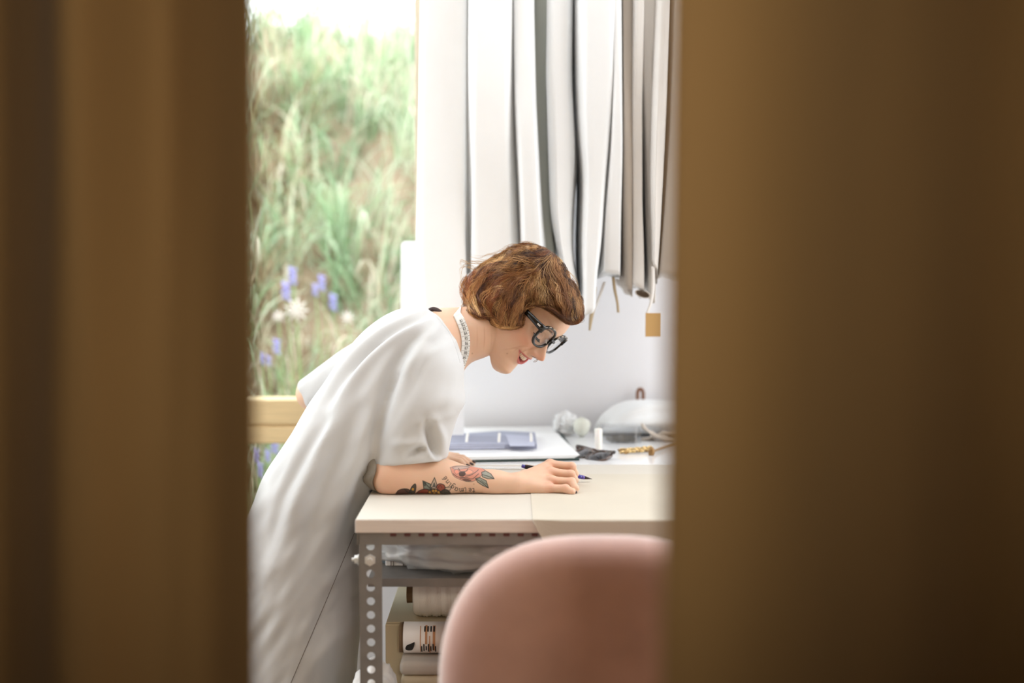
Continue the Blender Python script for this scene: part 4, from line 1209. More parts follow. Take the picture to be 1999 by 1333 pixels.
fill(Z1([(900, 690), (930, 655), (1000, 650), (1050, 665), (1070, 710), (1000, 724), (920, 722)]), lin(58, 46, 40), .95, .8)
for x, y in ((925, 690), (970, 672), (1005, 672), (1040, 690), (985, 708), (940, 716), (1050, 712)):
    ablend(YEL, np.clip(1.6 - np.linalg.norm(ap - Z1([(x, y)])[0], axis=1) / 1.9, 0, 1))
stroke(Z1([(1030, 640), (1060, 600), (1085, 630)]), lin(90, 40, 32), .8)
# rose with leaves
fill(Z1([(1190, 368), (1270, 348), (1420, 350), (1560, 362), (1640, 400), (1600, 470), (1500, 545), (1400, 548), (1310, 520), (1230, 470)]), lin(196, 122, 106), .75, .8, GRY)
fill(Z1([(1215, 372), (1290, 352), (1400, 354), (1440, 372), (1330, 388), (1260, 392)]), lin(176, 160, 152), .8, .6, GRY)
fill(Z1([(1305, 430), (1370, 420), (1395, 450), (1360, 485), (1310, 475)]), lin(58, 52, 50), .9, 0)
fill(Z1([(1380, 420), (1440, 395), (1490, 425), (1450, 455), (1400, 455)]), lin(226, 158, 132), .9, .6, GRY)
fill(Z1([(1240, 410), (1280, 395), (1310, 430), (1270, 455)]), lin(222, 146, 124), .9, .6, GRY)
for l in ([(1300, 380), (1330, 420), (1400, 415), (1420, 385)], [(1390, 480), (1450, 470), (1520, 430), (1560, 395)], [(1320, 510), (1400, 500), (1480, 515), (1560, 450)], [(1230, 450), (1290, 490), (1380, 500)]):
    stroke(Z1(l), lin(84, 74, 72), 1.0)
fill(Z1([(1340, 520), (1400, 510), (1470, 540), (1400, 552)]), lin(64, 54, 54), .8, 0)
sharp(Z1([(1600, 430), (1650, 410), (1720, 450), (1765, 515), (1680, 515), (1610, 490)]), lin(132, 142, 134), .85, 1.0)
stroke(Z1([(1610, 460), (1680, 480), (1755, 512)]), INK, .9)
sharp(Z1([(1520, 510), (1580, 500), (1660, 540), (1690, 635), (1610, 600), (1550, 560)]), lin(128, 142, 136), .85, 1.0)
stroke(Z1([(1535, 520), (1600, 560), (1685, 630)]), INK, .9); stroke(Z1([(1590, 530), (1625, 560), (1672, 590)]), lin(70, 78, 76), .7)
# cursive lettering, reading upside down round the rose: te imagine
GLY = {'t': [[(.3, 1.5), (.3, .2), (.5, 0), (.7, .1)], [(0, 1.0), (.6, 1.0)]], 'e': [[(.05, .5), (.6, .6), (.5, 1), (.15, .9), (.05, .4), (.3, 0), (.75, .15)]],
       'i': [[(.2, 1), (.2, .2), (.4, 0), (.6, .1)], [(.2, 1.4), (.25, 1.5)]], 'm': [[(.1, 0), (.1, 1), (.15, .8), (.4, 1), (.5, .7), (.5, 0)], [(.5, .7), (.8, 1), (.95, .7), (.95, 0), (1.1, .1)]],
       'a': [[(.7, .9), (.3, 1), (.05, .5), (.3, 0), (.65, .3), (.7, 1), (.7, .2), (.9, 0)]], 'g': [[(.7, .9), (.3, 1), (.05, .5), (.3, .1), (.65, .3), (.7, 1), (.7, -.3), (.4, -.7), (.1, -.5)]],
       'n': [[(.1, 0), (.1, 1), (.15, .75), (.5, 1), (.65, .7), (.65, .1), (.85, 0)]], 'E': [[(.05, .5), (.6, .6), (.5, 1), (.15, .9), (.05, .4), (.3, 0), (.75, .15)], [(.3, 1.3), (.55, 1.6)]]}
path = spline(Z1([(1520, 640), (1450, 636), (1390, 631), (1310, 640), (1240, 605), (1180, 550), (1140, 485), (1100, 400), (1085, 370)]), 200)
al = np.concatenate([[0], np.cumsum(np.linalg.norm(np.diff(path, axis=0), axis=1))]); sc = 6.9; pos = .6
for chh in 'te imaginE':
    if chh == ' ': pos += 2.6; continue
    wd = max(p[0] for l in GLY[chh] for p in l)
    for l in GLY[chh]:
        pts = []
        for gx_, gy_ in l:
            a_ = min(pos + gx_ * sc, al[-1] - .5); k = min(int(np.searchsorted(al, a_)), 198)
            c = path[k]; t = path[k + 1] - path[k - 1]; t /= np.linalg.norm(t); nrm = np.array([-t[1], t[0]])
            nrm = -nrm
            pts.append(c - nrm * -(gy_ * sc * .85))
        stroke(pts, lin(58, 54, 52), .95, .95)
    pos += (wd + .30) * sc
# dark nail varnish
NAIL = []
for k, (x, y, Y, r) in {'i': FG['i'][2], 'm': FG['m'][2], 'r': FG['r'][2], 'p': FG['p'][2]}.items():
    NAIL.append(W(x, y, Y))
M['skin'] = mat('skin', base.tolist() + [1], 0.48, attr='tint', sss=0.35, spec=0.4, bump=0.05, bscale=900)
wom = thing('person', ((hipR + hipL) / 2) * [1, 1, 0], 'person in white dress and glasses with auburn hair, bent over the table drawing with pencil', 'person')
bod = obj('body', bv, bq, M['skin'], wom)
set_color(bod, 'tint', colr)
M['nail'] = mat('dark_nail_varnish', srgb(46, 26, 28), 0.15, spec=0.7)
def nail(c, nrm, along, l=.0052, w=.0038):
    nrm = np.array(nrm, float); nrm /= np.linalg.norm(nrm); along = np.array(along, float); along -= nrm * (along @ nrm); along /= np.linalg.norm(along); sd = np.cross(nrm, along)
    a = np.linspace(0, 2 * np.pi, 16, endpoint=False)
    R = [c + nrm * (h - .0016 * k * 0) + along * (l * k * np.cos(a))[:, None] + sd * (w * k * np.sin(a))[:, None] - nrm * (.0012 * (k * np.sin(a)) ** 2)[:, None] for k, h in ((1, -.0012), (1, .0006), (.6, .0012), (.05, .0014))]
    v, f = loft(R); obj('nail', v, f, M['nail'], wom)
for c, r in ((ft[0], .0062), (ft[2], .0062), (ft[1], .0062)):
    t = c.copy(); t[2] = TZ + .0068
    nail(t + np.array([.0035, -.002, .0052]), (.45, -.25, 1), (1, -.1, -.3))
for k, nn in (('r', (.7, -.55, .1)), ('p', (.6, -.7, .1))):
    x, y, Y, r = FG[k][2]; n_ = np.array(nn) / np.linalg.norm(nn)
    nail(W(x, y, Y) + n_ * (r - .0004) + np.array([0, 0, -.001]), nn, (-.1, .1, -1), .0048, .0036)

# ---- teeth, brows, lashes
M['tooth'] = mat('teeth', srgb(242, 228, 208), 0.25, sss=0.1)
mb = MB()
for k in range(-5, 6):
    sc_ = k * 4.4 + 0; wd = 2.2 if abs(k) > 0 else 2.25
    sc_ = (k + .0) * 4.45
    fz = 81.5 - (sc_ / 22) ** 2 * 8.5
    top = mouth_mid(sc_) + 7.5; bot = mouth_mid(sc_) - 2.4 + .6 * (abs(k) % 2) + .05 * abs(k)
    v, f = ell((0, 0, 0), (1, 1, 1), 9, 14); v = np.asarray(v)
    sg_ = lambda a_: np.sign(a_) * np.abs(a_) ** .6
    v = sg_(v)
    mb.add(H2W(sc_ + v[:, 0] * wd, (top + bot) / 2 + v[:, 2] * (top - bot) / 2, fz + v[:, 1] * 2.4), f)
obj('teeth', *mb.out(), M['tooth'], wom)
M['hair_dark'] = mat('dark_auburn_hair', srgb(84, 55, 36), 0.5)
BT = BVHTree.FromPolygons([tuple(x) for x in bv[:]], [tuple(int(i) for i in q) for q in bq])
def on_face(s, u, lift=0.0):
    o = Vector(H2W(s, u, 160)); h = BT.ray_cast(o, Vector(-HF))
    return np.array(h[0]) + HF * lift * 1e-3 if h[0] is not None else H2W(s, u, 85 + lift)
for sg in (-1, 1):
    mb = MB()
    for k in range(46):
        t = k / 45; sx_ = sg * (16 + 30 * t); uu_ = 22 + 5.5 * math.sin(math.pi * min(t * 1.15, 1)) - 4 * t + RNG.normal(0, .9)
        a_ = on_face(sx_, uu_, .2); b_ = on_face(sx_ + sg * 4.5, uu_ + 1.6 - 3 * t, .9)
        v, f = tube(np.array([a_, (a_ + b_) / 2 + HF * .0005, b_]), [.0006, .0005, .0002], 4); mb.add(v, f)
    obj('eyebrow', *mb.out(), mat('brow_hair', srgb(120, 78, 54), 0.6), wom, kind='stuff')
    mb = MB()
    for k in range(26):
        t = k / 25; sx_ = sg * (20 + 21 * t); uu_ = -3.5 - 2.0 * math.sin(math.pi * t) + 3 * t
        a_ = on_face(sx_, uu_, -.2); b_ = a_ + HF * .0055 + HS * sg * .003 * (t - .3) - HU * .004
        v, f = tube(np.array([a_, (a_ + b_) / 2 - HU * .0008, b_]), [.0006, .0004, .0002], 4); mb.add(v, f)
    v, f = tube(np.array([on_face(sg * (19 + 23 * t), -3.5 - 2.0 * math.sin(math.pi * t) + 3 * t, .1) for t in np.linspace(0, 1, 16)]), .0009, 6); mb.add(v, f)
    obj('eyelashes', *mb.out(), mat('lashes', srgb(30, 22, 20), 0.5), wom, kind='stuff')
    # the eye itself shows as a narrow slit under the lid
    v, f = ell((0, 0, 0), (.0118, .0118, .0118), 14, 20)
    obj('eyeball', np.asarray(v) + H2W(sg * 30.5, 3.0, 62), f, mat('eye_white', srgb(228, 222, 216), 0.1), wom)

# ---- white dress
def ring(L, R, w, Y, bulge=0.0, n=120, ex=2.2):
    L, R = W(L[0], L[1], Y), W(R[0], R[1], Y); c = (L + R) / 2; hx = (R - L) / 2
    ax = np.cross(hx / np.linalg.norm(hx), [0, 1, 0]); a = np.linspace(0, 2 * np.pi, n, endpoint=False)
    ca, sa = np.cos(a), np.sin(a); x = np.sign(ca) * np.abs(ca) ** (2 / ex); y = np.sign(sa) * np.abs(sa) ** (2 / ex)
    up = np.array([.75, 0, .6])
    return c + x[:, None] * hx + (y * w)[:, None] * np.array([0, 1, 0]) + (np.clip(-sa, 0, 1) ** 1.2 * bulge)[:, None] * up
def rings(keys, n=60):
    """keys: (Lx, Ly, Rx, Ry, w, Y, bulge)"""
    k = spline(keys, n)
    return np.array([ring((r[0], r[1]), (r[2], r[3]), r[4], r[5], r[6]) for r in k])
bodyk = [(840, 606, 900, 712, .082, 2.965, .022), (828, 600, 905, 722, .128, 2.963, .014), (803, 598, 905, 742, .158, 2.96, .008), (768, 607, 900, 775, .165, 2.955, .0), (735, 626, 888, 815, .165, 2.95, 0), (695, 662, 860, 862, .168, 2.94, 0),
         (645, 728, 808, 912, .172, 2.93, 0), (600, 795, 752, 955, .176, 2.92, 0), (556, 862, 722, 998, .182, 2.915, 0), (508, 945, 704, 1062, .190, 2.91, 0),
         (478, 1040, 702, 1135, .200, 2.905, 0), (460, 1160, 704, 1225, .210, 2.90, 0), (448, 1330, 690, 1345, .22, 2.90, 0), (440, 1560, 680, 1545, .22, 2.90, 0)]
pieces = [loft(rings(bodyk, 150))]
slR = [(818, 628, 888, 660, .060, 2.890, 0), (794, 664, 906, 708, .082, 2.86, 0), (768, 720, 906, 752, .085, 2.835, 0), (750, 780, 908, 783, .088, 2.82, 0), (738, 830, 893, 812, .080, 2.812, 0), (727, 880, 881, 862, .072, 2.81, 0), (721, 906, 873, 894, .068, 2.808, 0)]
pieces.append(loft(rings(slR, 80)))
slL = [(800, 628, 850, 730, .055, 3.08, 0), (740, 645, 790, 750, .060, 3.10, 0), (680, 674, 720, 770, .058, 3.13, 0), (630, 710, 660, 790, .056, 3.155, 0), (582, 748, 614, 806, .052, 3.17, 0)]
pieces.append(loft(rings(slL, 50)))
dv, dq = voxel(pieces, .0038)
dv = relax(dv, dq, 7, .5)
dn = normals(dv, dq); dp = proj(dv); dview = np.array([0, 0, ZC]) - dv
front = np.clip((dn * dview).sum(1) / np.linalg.norm(dview, axis=1) * 3 + .3, 0, 1)
lowY = dv[:, 1]
def fold(line, amp, wid, taper=True, m=1.0):
    """soft fold modelled into the cloth; amp<0 a valley"""
    global dv
    d_, t_ = seg_dist(dp, spline(line, 30)); tp = np.sin(np.pi * np.clip(t_ * .9 + .08, 0, 1)) ** .6 if taper else 1
    dv = dv + dn * (amp * np.exp(-(d_ / wid) ** 2) * tp * front * m)[:, None]
nearY = np.clip((2.95 - lowY) / .06, 0, 1)
fold([(836, 612), (775, 640), (724, 675), (672, 730), (630, 790)], -.013, 8)
fold([(745, 662), (724, 675), (700, 700), (680, 722)], -.006, 3.5)
fold([(775, 730), (757, 768), (744, 800)], -.005, 4)
fold([(838, 622), (785, 650), (738, 686), (690, 738), (640, 810)], .007, 9)
fold([(820, 606), (760, 630), (700, 675), (640, 745)], .005, 8)
fold([(806, 604), (735, 640), (690, 680)], -.004, 6)
fold([(838, 635), (800, 670), (768, 720), (748, 790), (733, 850), (722, 905)], -.012, 12)
fold([(852, 640), (815, 690), (790, 740)], .006, 12)
fold([(885, 672), (835, 690), (800, 720), (775, 770)], .004, 10)
fold([(860, 655), (830, 700), (806, 760)], -.0045, 8)
fold([(650, 780), (600, 870), (548, 980), (510, 1100)], -.009, 16)
fold([(670, 790), (625, 880), (580, 980), (545, 1100)], .008, 18)
fold([(700, 800), (655, 900), (610, 1010), (580, 1150)], -.009, 18)
fold([(735, 790), (700, 890), (660, 1000), (632, 1120)], .008, 20)
fold([(610, 830), (560, 920), (520, 1020)], .006, 10)
fold([(724, 900), (700, 960), (680, 1040), (665, 1180)], -.007, 16)
fold([(690, 1080), (660, 1120), (630, 1150)], .005, 16); fold([(700, 1150), (650, 1190), (600, 1230)], -.005, 18); fold([(690, 1230), (650, 1250), (600, 1300)], .005, 16)
# sleeve gathers above the hem
fold([(832, 818), (838, 850), (848, 878), (852, 896)], -.013, 8)
fold([(850, 822), (862, 850), (866, 890)], .008, 9)
fold([(822, 824), (850, 818), (890, 806)], .007, 9)
fold([(795, 888), (815, 880), (832, 878)], -.014, 6)
fold([(806, 886), (822, 880), (833, 880)], -.008, 3)
fold([(836, 842), (845, 870), (851, 895)], -.007, 4)
fold([(838, 882), (850, 896), (862, 899)], .008, 6)
fold([(770, 868), (800, 866), (828, 862)], .007, 9)
fold([(872, 800), (890, 760), (897, 720)], .003, 12)
wr = (vnoise(dv * 14, 41) * .0022 + vnoise(np.stack([dp[:, 0] * .03 + dp[:, 1] * .02, dp[:, 1] * .006 - dp[:, 0] * .008], -1) * 1.6, 42) * .0028)
dv = dv + dn * (wr * np.clip((1.16 - dv[:, 2]) / .1, .25, 1))[:, None]
dv = relax(dv, dq, 2, .5)
# nothing of the dress sinks into the table's end
hit = (dv[:, 0] > X0 - .004) & (dv[:, 2] < TZ + .001) & (dv[:, 1] > Y0 - .02)
dv[hit, 0] = np.minimum(dv[hit, 0], X0 - .006)
M['dress'] = mat('white_dress_cotton', srgb(202, 203, 204), 0.85, var=0.02, scale=6, bump=0.12, bscale=900, sheen=0.15)
drs = obj('dress', dv, dq, M['dress'], wom, label='loose white cotton dress with wide short sleeves')
DT = BVHTree.FromPolygons([tuple(x) for x in dv], [tuple(int(i) for i in q) for q in dq])
def hit_px(tree, x, y, lift=.001):
    o = Vector((0, 0, ZC)); d = (Vector(P(x, y, 3.0)) - o).normalized(); h = tree.ray_cast(o, d)
    return None if h[0] is None else np.array(h[0] - d * lift)
def thread(name, line, r, lift, m):
    pts = [hit_px(DT, x, y, lift) for x, y in spline(line, 60)]; pts = [p for p in pts if p is not None and p[1] < 3.05]
    obj(name, *tube(np.array(pts), r, 6), m, drs)
thread('side_seam', [(692, 1040), (668, 1098), (640, 1165), (608, 1240), (568, 1333), (540, 1400)], .0006, .0004, M['seam'])
thread('neck_seam', [(842, 606), (862, 630), (880, 655), (893, 690), (898, 708)], .0007, -.0001, M['dress'])
#thread('hem_stitch', [(586, 758), (596, 780), (606, 798)], .0005, .0004, M['taupe_cloth'])
# grey undershirt: cuff round the elbow and a glimpse of its collar
M['under'] = mat('grey_undershirt', srgb(138, 130, 118), 0.9, var=0.15, scale=50, bump=0.3, bscale=150)
cr_ = []
for t, k in ((-.053, .45), (-.0515, .66), (-.047, .82), (-.041, .92), (-.036, .98), (-.0325, 1.0), (-.0325, .9)):
    a = np.linspace(0, 2 * np.pi, 40, endpoint=False)
    rr = .0355 * k * (1 + .04 * np.sin(a * 5 + t * 200))
    y = elR[1] + rr * np.cos(a); z = elR[2] + .004 + rr * np.sin(a) * .98
    cr_.append(np.stack([elR[0] + t + .004 * np.sin(a * 3), y, np.maximum(z, TZ + .0008)], -1))
obj('undershirt_cuff', *loft(cr_), M['under'], wom, label='grey cuff of the undershirt at her elbow')
cp = [hit_px(DT, x, y, .002) for x, y in ((839, 609), (846, 611))]
col = spline([W(838, 606, 2.955), W(846, 603, 2.955), W(855, 606, 2.952), W(863, 612, 2.95)], 16)
obj('undershirt_collar', *tube(col, .0045, 8), mat('dark_knit', srgb(74, 62, 62), 0.9), wom, label='dark collar edge of the undershirt')

# ---- hair: a shaped under-volume and several thousand wavy strands
HOUT = np.array([(1000, 483), (1017, 478), (1034, 475.5), (1048, 476), (1067, 483), (1086, 497), (1105, 521), (1121, 552), (1132, 585), (1137, 605), (1134, 621), (1121, 630), (1108, 632), (1097, 619), (1079, 607),
                 (1058, 597), (1037, 599), (1028, 607), (1020, 618), (1018, 633), (1006, 640), (986, 640), (964, 632), (957, 621), (935, 620), (911, 604), (906, 585), (903, 560), (904, 543), (912, 529), (930, 522), (960, 506), (983, 497)], float)
HC = np.array([1026, 556.0])
hloop = spline(np.concatenate([HOUT, HOUT[:1]]), 241)[:-1]
hang = np.arctan2(hloop[:, 1] - HC[1], hloop[:, 0] - HC[0]); hrad = np.linalg.norm(hloop - HC, axis=1)
order = np.argsort(hang); hA, hR = hang[order], hrad[order]
_up = np.clip((-np.sin(hA) + .5) / .6, 0, 1) * np.clip((.5 - np.cos(hA)) / .5, 0, 1)
hR = hR + _up * (2.6 * vnoise(hA[:, None] * 4.2 + 9.0, 77) + 1.6 * vnoise(hA[:, None] * 9 + 3.0, 78))
def rad_at(a): return np.interp(a, np.concatenate([hA - 2 * np.pi, hA, hA + 2 * np.pi]), np.tile(hR, 3))
def ray(x, y):
    o = Vector((0, 0, ZC)); d = (Vector(P(x, y, 3.0)) - o).normalized(); return o, d
def skull_depth(x, y):
    """near and far depth of the head along the line of sight"""
    o, d = ray(x, y); h = BT.ray_cast(o, d)
    if h[0] is None: return None, None
    near = h[0][1]
    o2 = o + d * 6; h2 = BT.ray_cast(o2, -d)
    return near, (h2[0][1] if h2[0] is not None else near + .1)
YH = 3.0
def hair_depths(xy):
    """near and far Y of the hair's surface at picture positions"""
    v = xy - HC; a = np.arctan2(v[:, 1], v[:, 0]); rho = np.clip(np.linalg.norm(v, axis=1) / rad_at(a), 0, 1.0)
    h = .088 * np.sqrt(np.clip(1 - rho ** 2.8, 0, 1))
    yc = YH + (xy[:, 0] - 1020) * -.00035 + (xy[:, 1] - 560) * -.0002
    near, far = yc - h, yc + h
    for i in range(len(xy)):
        if np.linalg.norm(xy[i] - HC) < 1e-6: continue
        n_, f_2 = skull_depth(*xy[i])
        if n_ is not None and n_ < 3.2:
            near[i] = min(near[i], n_ - .004 - .006 * (1 - rho[i])); far[i] = max(far[i], min(f_2, 3.12) + .004)
    return near, far, rho
NR, NA = 34, 240
ra = np.concatenate([[.02], np.linspace(.06, .93, NR - 3), [.975, 1.0]]); an = np.linspace(-np.pi, np.pi, NA, endpoint=False)
gxy = np.stack([HC[0] + ra[:, None] * rad_at(an)[None] * np.cos(an)[None] * .97, HC[1] + ra[:, None] * rad_at(an)[None] * np.sin(an)[None] * .97], -1)
hn, hf, hrho = hair_depths(gxy.reshape(-1, 2))
# depth grid for interpolation
from_ang = lambda xy: np.arctan2(xy[:, 1] - HC[1], xy[:, 0] - HC[0])
hnG, hfG = hn.reshape(len(ra), NA), hf.reshape(len(ra), NA)
_bx = gxy.reshape(-1, 2) / 19.0
_b = vnoise(_bx + 3.3, 61) * .0075 + vnoise(_bx * 2.1, 62) * .0015
hnG -= (_b * np.clip((1 - hrho) / .2, 0, 1)).reshape(hnG.shape); hfG += (_b * np.clip((1 - hrho) / .2, 0, 1)).reshape(hnG.shape)
for _ in range(2):
    for g_ in (hnG, hfG):
        g_[:] = .5 * g_ + .25 * (np.roll(g_, 1, 1) + np.roll(g_, -1, 1))
def depth_at(xy, G_):
    a = from_ang(xy); rho = np.linalg.norm(xy - HC, axis=1) / (rad_at(a) * .97)
    i = np.interp(rho, ra, np.arange(len(ra))); j = (a + np.pi) / (2 * np.pi) * NA
    i0 = np.minimum(i.astype(int), len(ra) - 2); fi = i - i0; j0 = np.floor(j).astype(int); fj = j - j0; j0 %= NA; j1 = (j0 + 1) % NA
    return (G_[i0, j0] * (1 - fj) + G_[i0, j1] * fj) * (1 - fi) + (G_[i0 + 1, j0] * (1 - fj) + G_[i0 + 1, j1] * fj) * fi
PV = lambda xy, Y: np.array([P(x, y, yy) for (x, y), yy in zip(xy, Y)])
# flow of the locks: position -> direction
FLOW = np.array([(1062, 486, -1, -.05), (1030, 482, -1, .15), (1000, 495, -.9, .35), (960, 515, -.9, .45), (925, 535, -.6, .8), (912, 560, -.15, 1), (915, 590, .35, .95), (940, 605, .6, .8), (940, 570, -.5, .85), (960, 545, -.9, .5),
                 (1000, 530, -.95, .35), (1035, 515, -.95, .3), (1060, 505, -.9, .3), (980, 575, -.75, .7), (960, 610, .3, .95), (985, 620, .1, 1), (1008, 615, -.05, 1), (1000, 590, -.35, .95), (1020, 570, -.7, .75), (1035, 545, -.9, .5), (1025, 595, -.3, .95),
                 (1050, 560, -.3, .9), (1055, 580, .3, .95), (1075, 575, .45, .9), (1080, 545, .4, .9), (1075, 520, .3, .9), (1100, 555, .45, .9), (1090, 520, .5, .85), (1100, 590, .5, .85), (1120, 580, .35, .95), (1125, 605, -.05, 1), (1110, 612, .15, 1), (1085, 598, .6, .8)], float)
def flow(xy):
    d2 = ((xy[:, None, :] - FLOW[None, :, :2]) ** 2).sum(-1); w = np.exp(-d2 / (2 * 15 ** 2)) + 1e-9
    v = (w[..., None] * FLOW[None, :, 2:]).sum(1); return v / (np.linalg.norm(v, axis=1, keepdims=True) + 1e-9)
def strands(N, near, seed, K=17, step=5.0):
    rg = np.random.default_rng(seed)
    # clumped roots: locks of hair share phase and lift
    nc = N // 24
    a = rg.uniform(-np.pi, np.pi, nc); rr = np.sqrt(rg.uniform(0, 1, nc)); rr = np.where(rg.random(nc) < .22, rg.uniform(.86, 1.0, nc), rr); cxy = np.stack([HC[0] + rr * rad_at(a) * np.cos(a), HC[1] + rr * rad_at(a) * np.sin(a)], -1)
    ci = rg.integers(0, nc, N); xy = cxy[ci] + rg.normal(0, 2.6, (N, 2))
    a = from_ang(xy); rmax = rad_at(a) * .995; r_ = np.linalg.norm(xy - HC, axis=1); xy = np.where((r_ > rmax)[:, None], HC + (xy - HC) * (rmax / r_)[:, None], xy)
    ph = rg.uniform(0, 6.28, nc)[ci] + rg.normal(0, .16, N); amp = rg.uniform(1.8, 6.5, nc)[ci] * rg.uniform(.7, 1.2, N); fq = rg.uniform(.24, .46, nc)[ci]
    lift = (rg.uniform(-.008, .016, nc)[ci] + rg.uniform(0, .003, N)); ln = rg.uniform(.6, 1.25, N); rl_ = np.clip(rg.normal(1.0, .014, N), .95, 1.05)
    T = np.zeros((N, K, 2)); p = xy.copy(); L = np.zeros((N, K))
    for k in range(K):
        v = flow(p); n = np.stack([-v[:, 1], v[:, 0]], -1)
        wob = n * (amp * np.sin(ph + k * fq * 1.9))[:, None] * min(1, .3 + k / 5)
        T[:, k] = p + wob
        L[:, k] = lift * math.sin(math.pi * min(.12 + k / K * .8, 1)) + .0016 * np.sin(ph * 1.7 + k * fq * 1.9)
        q_ = p + v * (step * ln)[:, None]
        a = from_ang(q_); r_ = np.linalg.norm(q_ - HC, axis=1); rmax = rad_at(a) * rl_
        q_ = np.where((r_ > rmax)[:, None], HC + (q_ - HC) * (rmax / np.maximum(r_, 1e-6))[:, None], q_)
        p = q_
    f2 = T.reshape(-1, 2); rho = np.linalg.norm(f2 - HC, axis=1) / (rad_at(from_ang(f2)))
    D = depth_at(f2, hnG if near else hfG)
    edge = np.clip((1.02 - rho) / .12, 0, 1)
    Y = D + (-1 if near else 1) * L.ravel() * (.3 + .7 * edge)
    u = (f2[:, 0] - 999.5) / FPX; v = (666.5 - f2[:, 1]) / FPX; c, s = math.cos(TH), math.sin(TH)
    t = Y / (c + v * s); X3 = np.stack([u * t, Y, ZC + (v * c - s) * t], -1).reshape(N, K, 3)
    return X3, ci, nc, rg, T
def strand_mesh(X3, rad, sides=3):
    N, K, _ = X3.shape
    t = np.gradient(X3, axis=1); t /= np.linalg.norm(t, axis=2, keepdims=True) + 1e-9
    ref = np.array([.3, 1, .2]); ref /= np.linalg.norm(ref)
    n = np.cross(t, ref); n /= np.linalg.norm(n, axis=2, keepdims=True) + 1e-9; b = np.cross(t, n)
    a = np.arange(sides) * 2 * np.pi / sides
    taper = (1 - .75 * np.linspace(0, 1, K) ** 2)[None, :, None, None]
    rad = np.broadcast_to(np.asarray(rad), (N,))[:, None, None, None]
    V = X3[:, :, None, :] + rad * taper * (np.cos(a)[None, None, :, None] * n[:, :, None, :] + np.sin(a)[None, None, :, None] * b[:, :, None, :])
    V = V.reshape(-1, 3)
    i = (np.arange(N) * K * sides)[:, None, None]; k = (np.arange(K - 1) * sides)[None, :, None]; j = np.arange(sides)[None, None]; j2 = (j + 1) % sides
    F = np.stack([i + k + j, i + k + j2, i + k + sides + j2, i + k + sides + j], -1).reshape(-1, 4)
    return V, F
hv_n = PV(gxy.reshape(-1, 2), hnG.ravel() + .003); hv_f = PV(gxy.reshape(-1, 2), hfG.ravel() - .003)
n_ = len(hv_n); q1 = grid_faces(len(ra), NA); rim = np.arange((len(ra) - 1) * NA, len(ra) * NA)
br = np.stack([rim, np.roll(rim, -1), np.roll(rim, -1) + n_, rim + n_], -1)
hair = obj('hair', np.concatenate([hv_n, hv_f]), np.concatenate([q1, q1[:, ::-1] + n_, br]), M['hair_dark'], wom, label='short curly auburn bob with a fringe')
HP = np.array([srgb(*c)[:3] for c in [(138, 92, 58), (166, 118, 76), (190, 146, 98), (98, 60, 38), (212, 174, 124), (136, 80, 48), (70, 42, 28)]])
M['hair'] = mat('auburn_hair_strands', (1, 1, 1, 1), 0.4, attr='tint', spec=0.5)
for near, N, seed in ((True, 11500, 3), (False, 2300, 4)):
    X3, ci, nc, rg, T = strands(N, near, seed)
    V, F = strand_mesh(X3, rg.uniform(.00020, .00036, N))
    cc_ = HP[rg.choice(len(HP), nc, p=[.18, .22, .2, .13, .13, .06, .08])][ci] * rg.uniform(.75, 1.25, (N, 1))
    back = np.clip((1060 - T[:, 5, 0]) / 120, 0, 1)[:, None]; cc_ = cc_ * (.92 + .5 * back) * np.array([1.06, 1.05, .98])  # back locks brightened in colour for light from behind-left
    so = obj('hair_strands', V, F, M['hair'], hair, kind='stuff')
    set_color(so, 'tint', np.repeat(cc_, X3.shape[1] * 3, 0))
# flyaway wisps at crown and nape
W_ = [[(960, 508), (938, 510), (918, 508), (902, 512)], [(930, 523), (915, 516), (903, 508), (897, 510), (900, 518)], [(925, 527), (908, 520), (900, 528), (902, 545)], [(985, 497), (955, 497), (935, 502), (915, 500)], [(1005, 483), (985, 487), (962, 496), (948, 500)],
      [(1020, 478), (1000, 477), (984, 484)], [(905, 560), (899, 552), (901, 540)], [(906, 590), (902, 596), (905, 604)], [(1134, 610), (1140, 607), (1138, 596)], [(1110, 530), (1122, 545), (1130, 562)], [(945, 515), (925, 514), (908, 516), (899, 526)], [(1045, 476), (1030, 471), (1012, 474)], [(990, 640), (984, 644), (980, 643)]]
X3 = []
for w_ in W_:
    for k in range(5):
        xy = spline(np.array(w_, float) + RNG.normal(0, 1.6, (len(w_), 2)), 15); X3.append(PV(xy, np.full(15, 2.985 + RNG.normal(0, .01))))
V, F = strand_mesh(np.array(X3), .00028)
so = obj('hair_wisps', V, F, M['hair'], hair, kind='stuff'); set_color(so, 'tint', np.tile(HP[4] * .9, (len(V), 1)))

# ------------------------------------------------------------------ glasses on her face
M['acetate'] = mat('black_acetate', srgb(14, 13, 13), 0.2, spec=0.45, coat=0.15)
M['crystal'] = mat('pale_clear_acetate', srgb(226, 214, 200), 0.1, spec=0.7, trans=0.3)
M['lens'] = clear_mat('spectacle_lens', (0.97, 0.97, 0.97, 1), 0.1)
gls = thing('eyeglasses', H2W(0, 0, 100), 'black-rimmed glasses with clear lenses worn on her face', 'glasses')
def rimpts(sg, k=1.0, df=0.0, n=56):
    a = np.linspace(0, 2 * np.pi, n, endpoint=False); ca, sa = np.cos(a), np.sin(a)
    x = 26.0 * k * np.sign(ca) * np.abs(ca) ** .82; y = 22.5 * k * np.sign(sa) * np.abs(sa) ** .86
    x = x * (1 + .06 * np.clip(sa, 0, 1)); y = y + 2.5 * np.clip(sa, 0, 1) * np.clip(ca * 1.0, -1, 1)
    s = sg * (33.5 + x); u = 1.5 + y
    return s, u + 7.5, 94.5 + df - (np.abs(s) / 62) ** 2 * 7
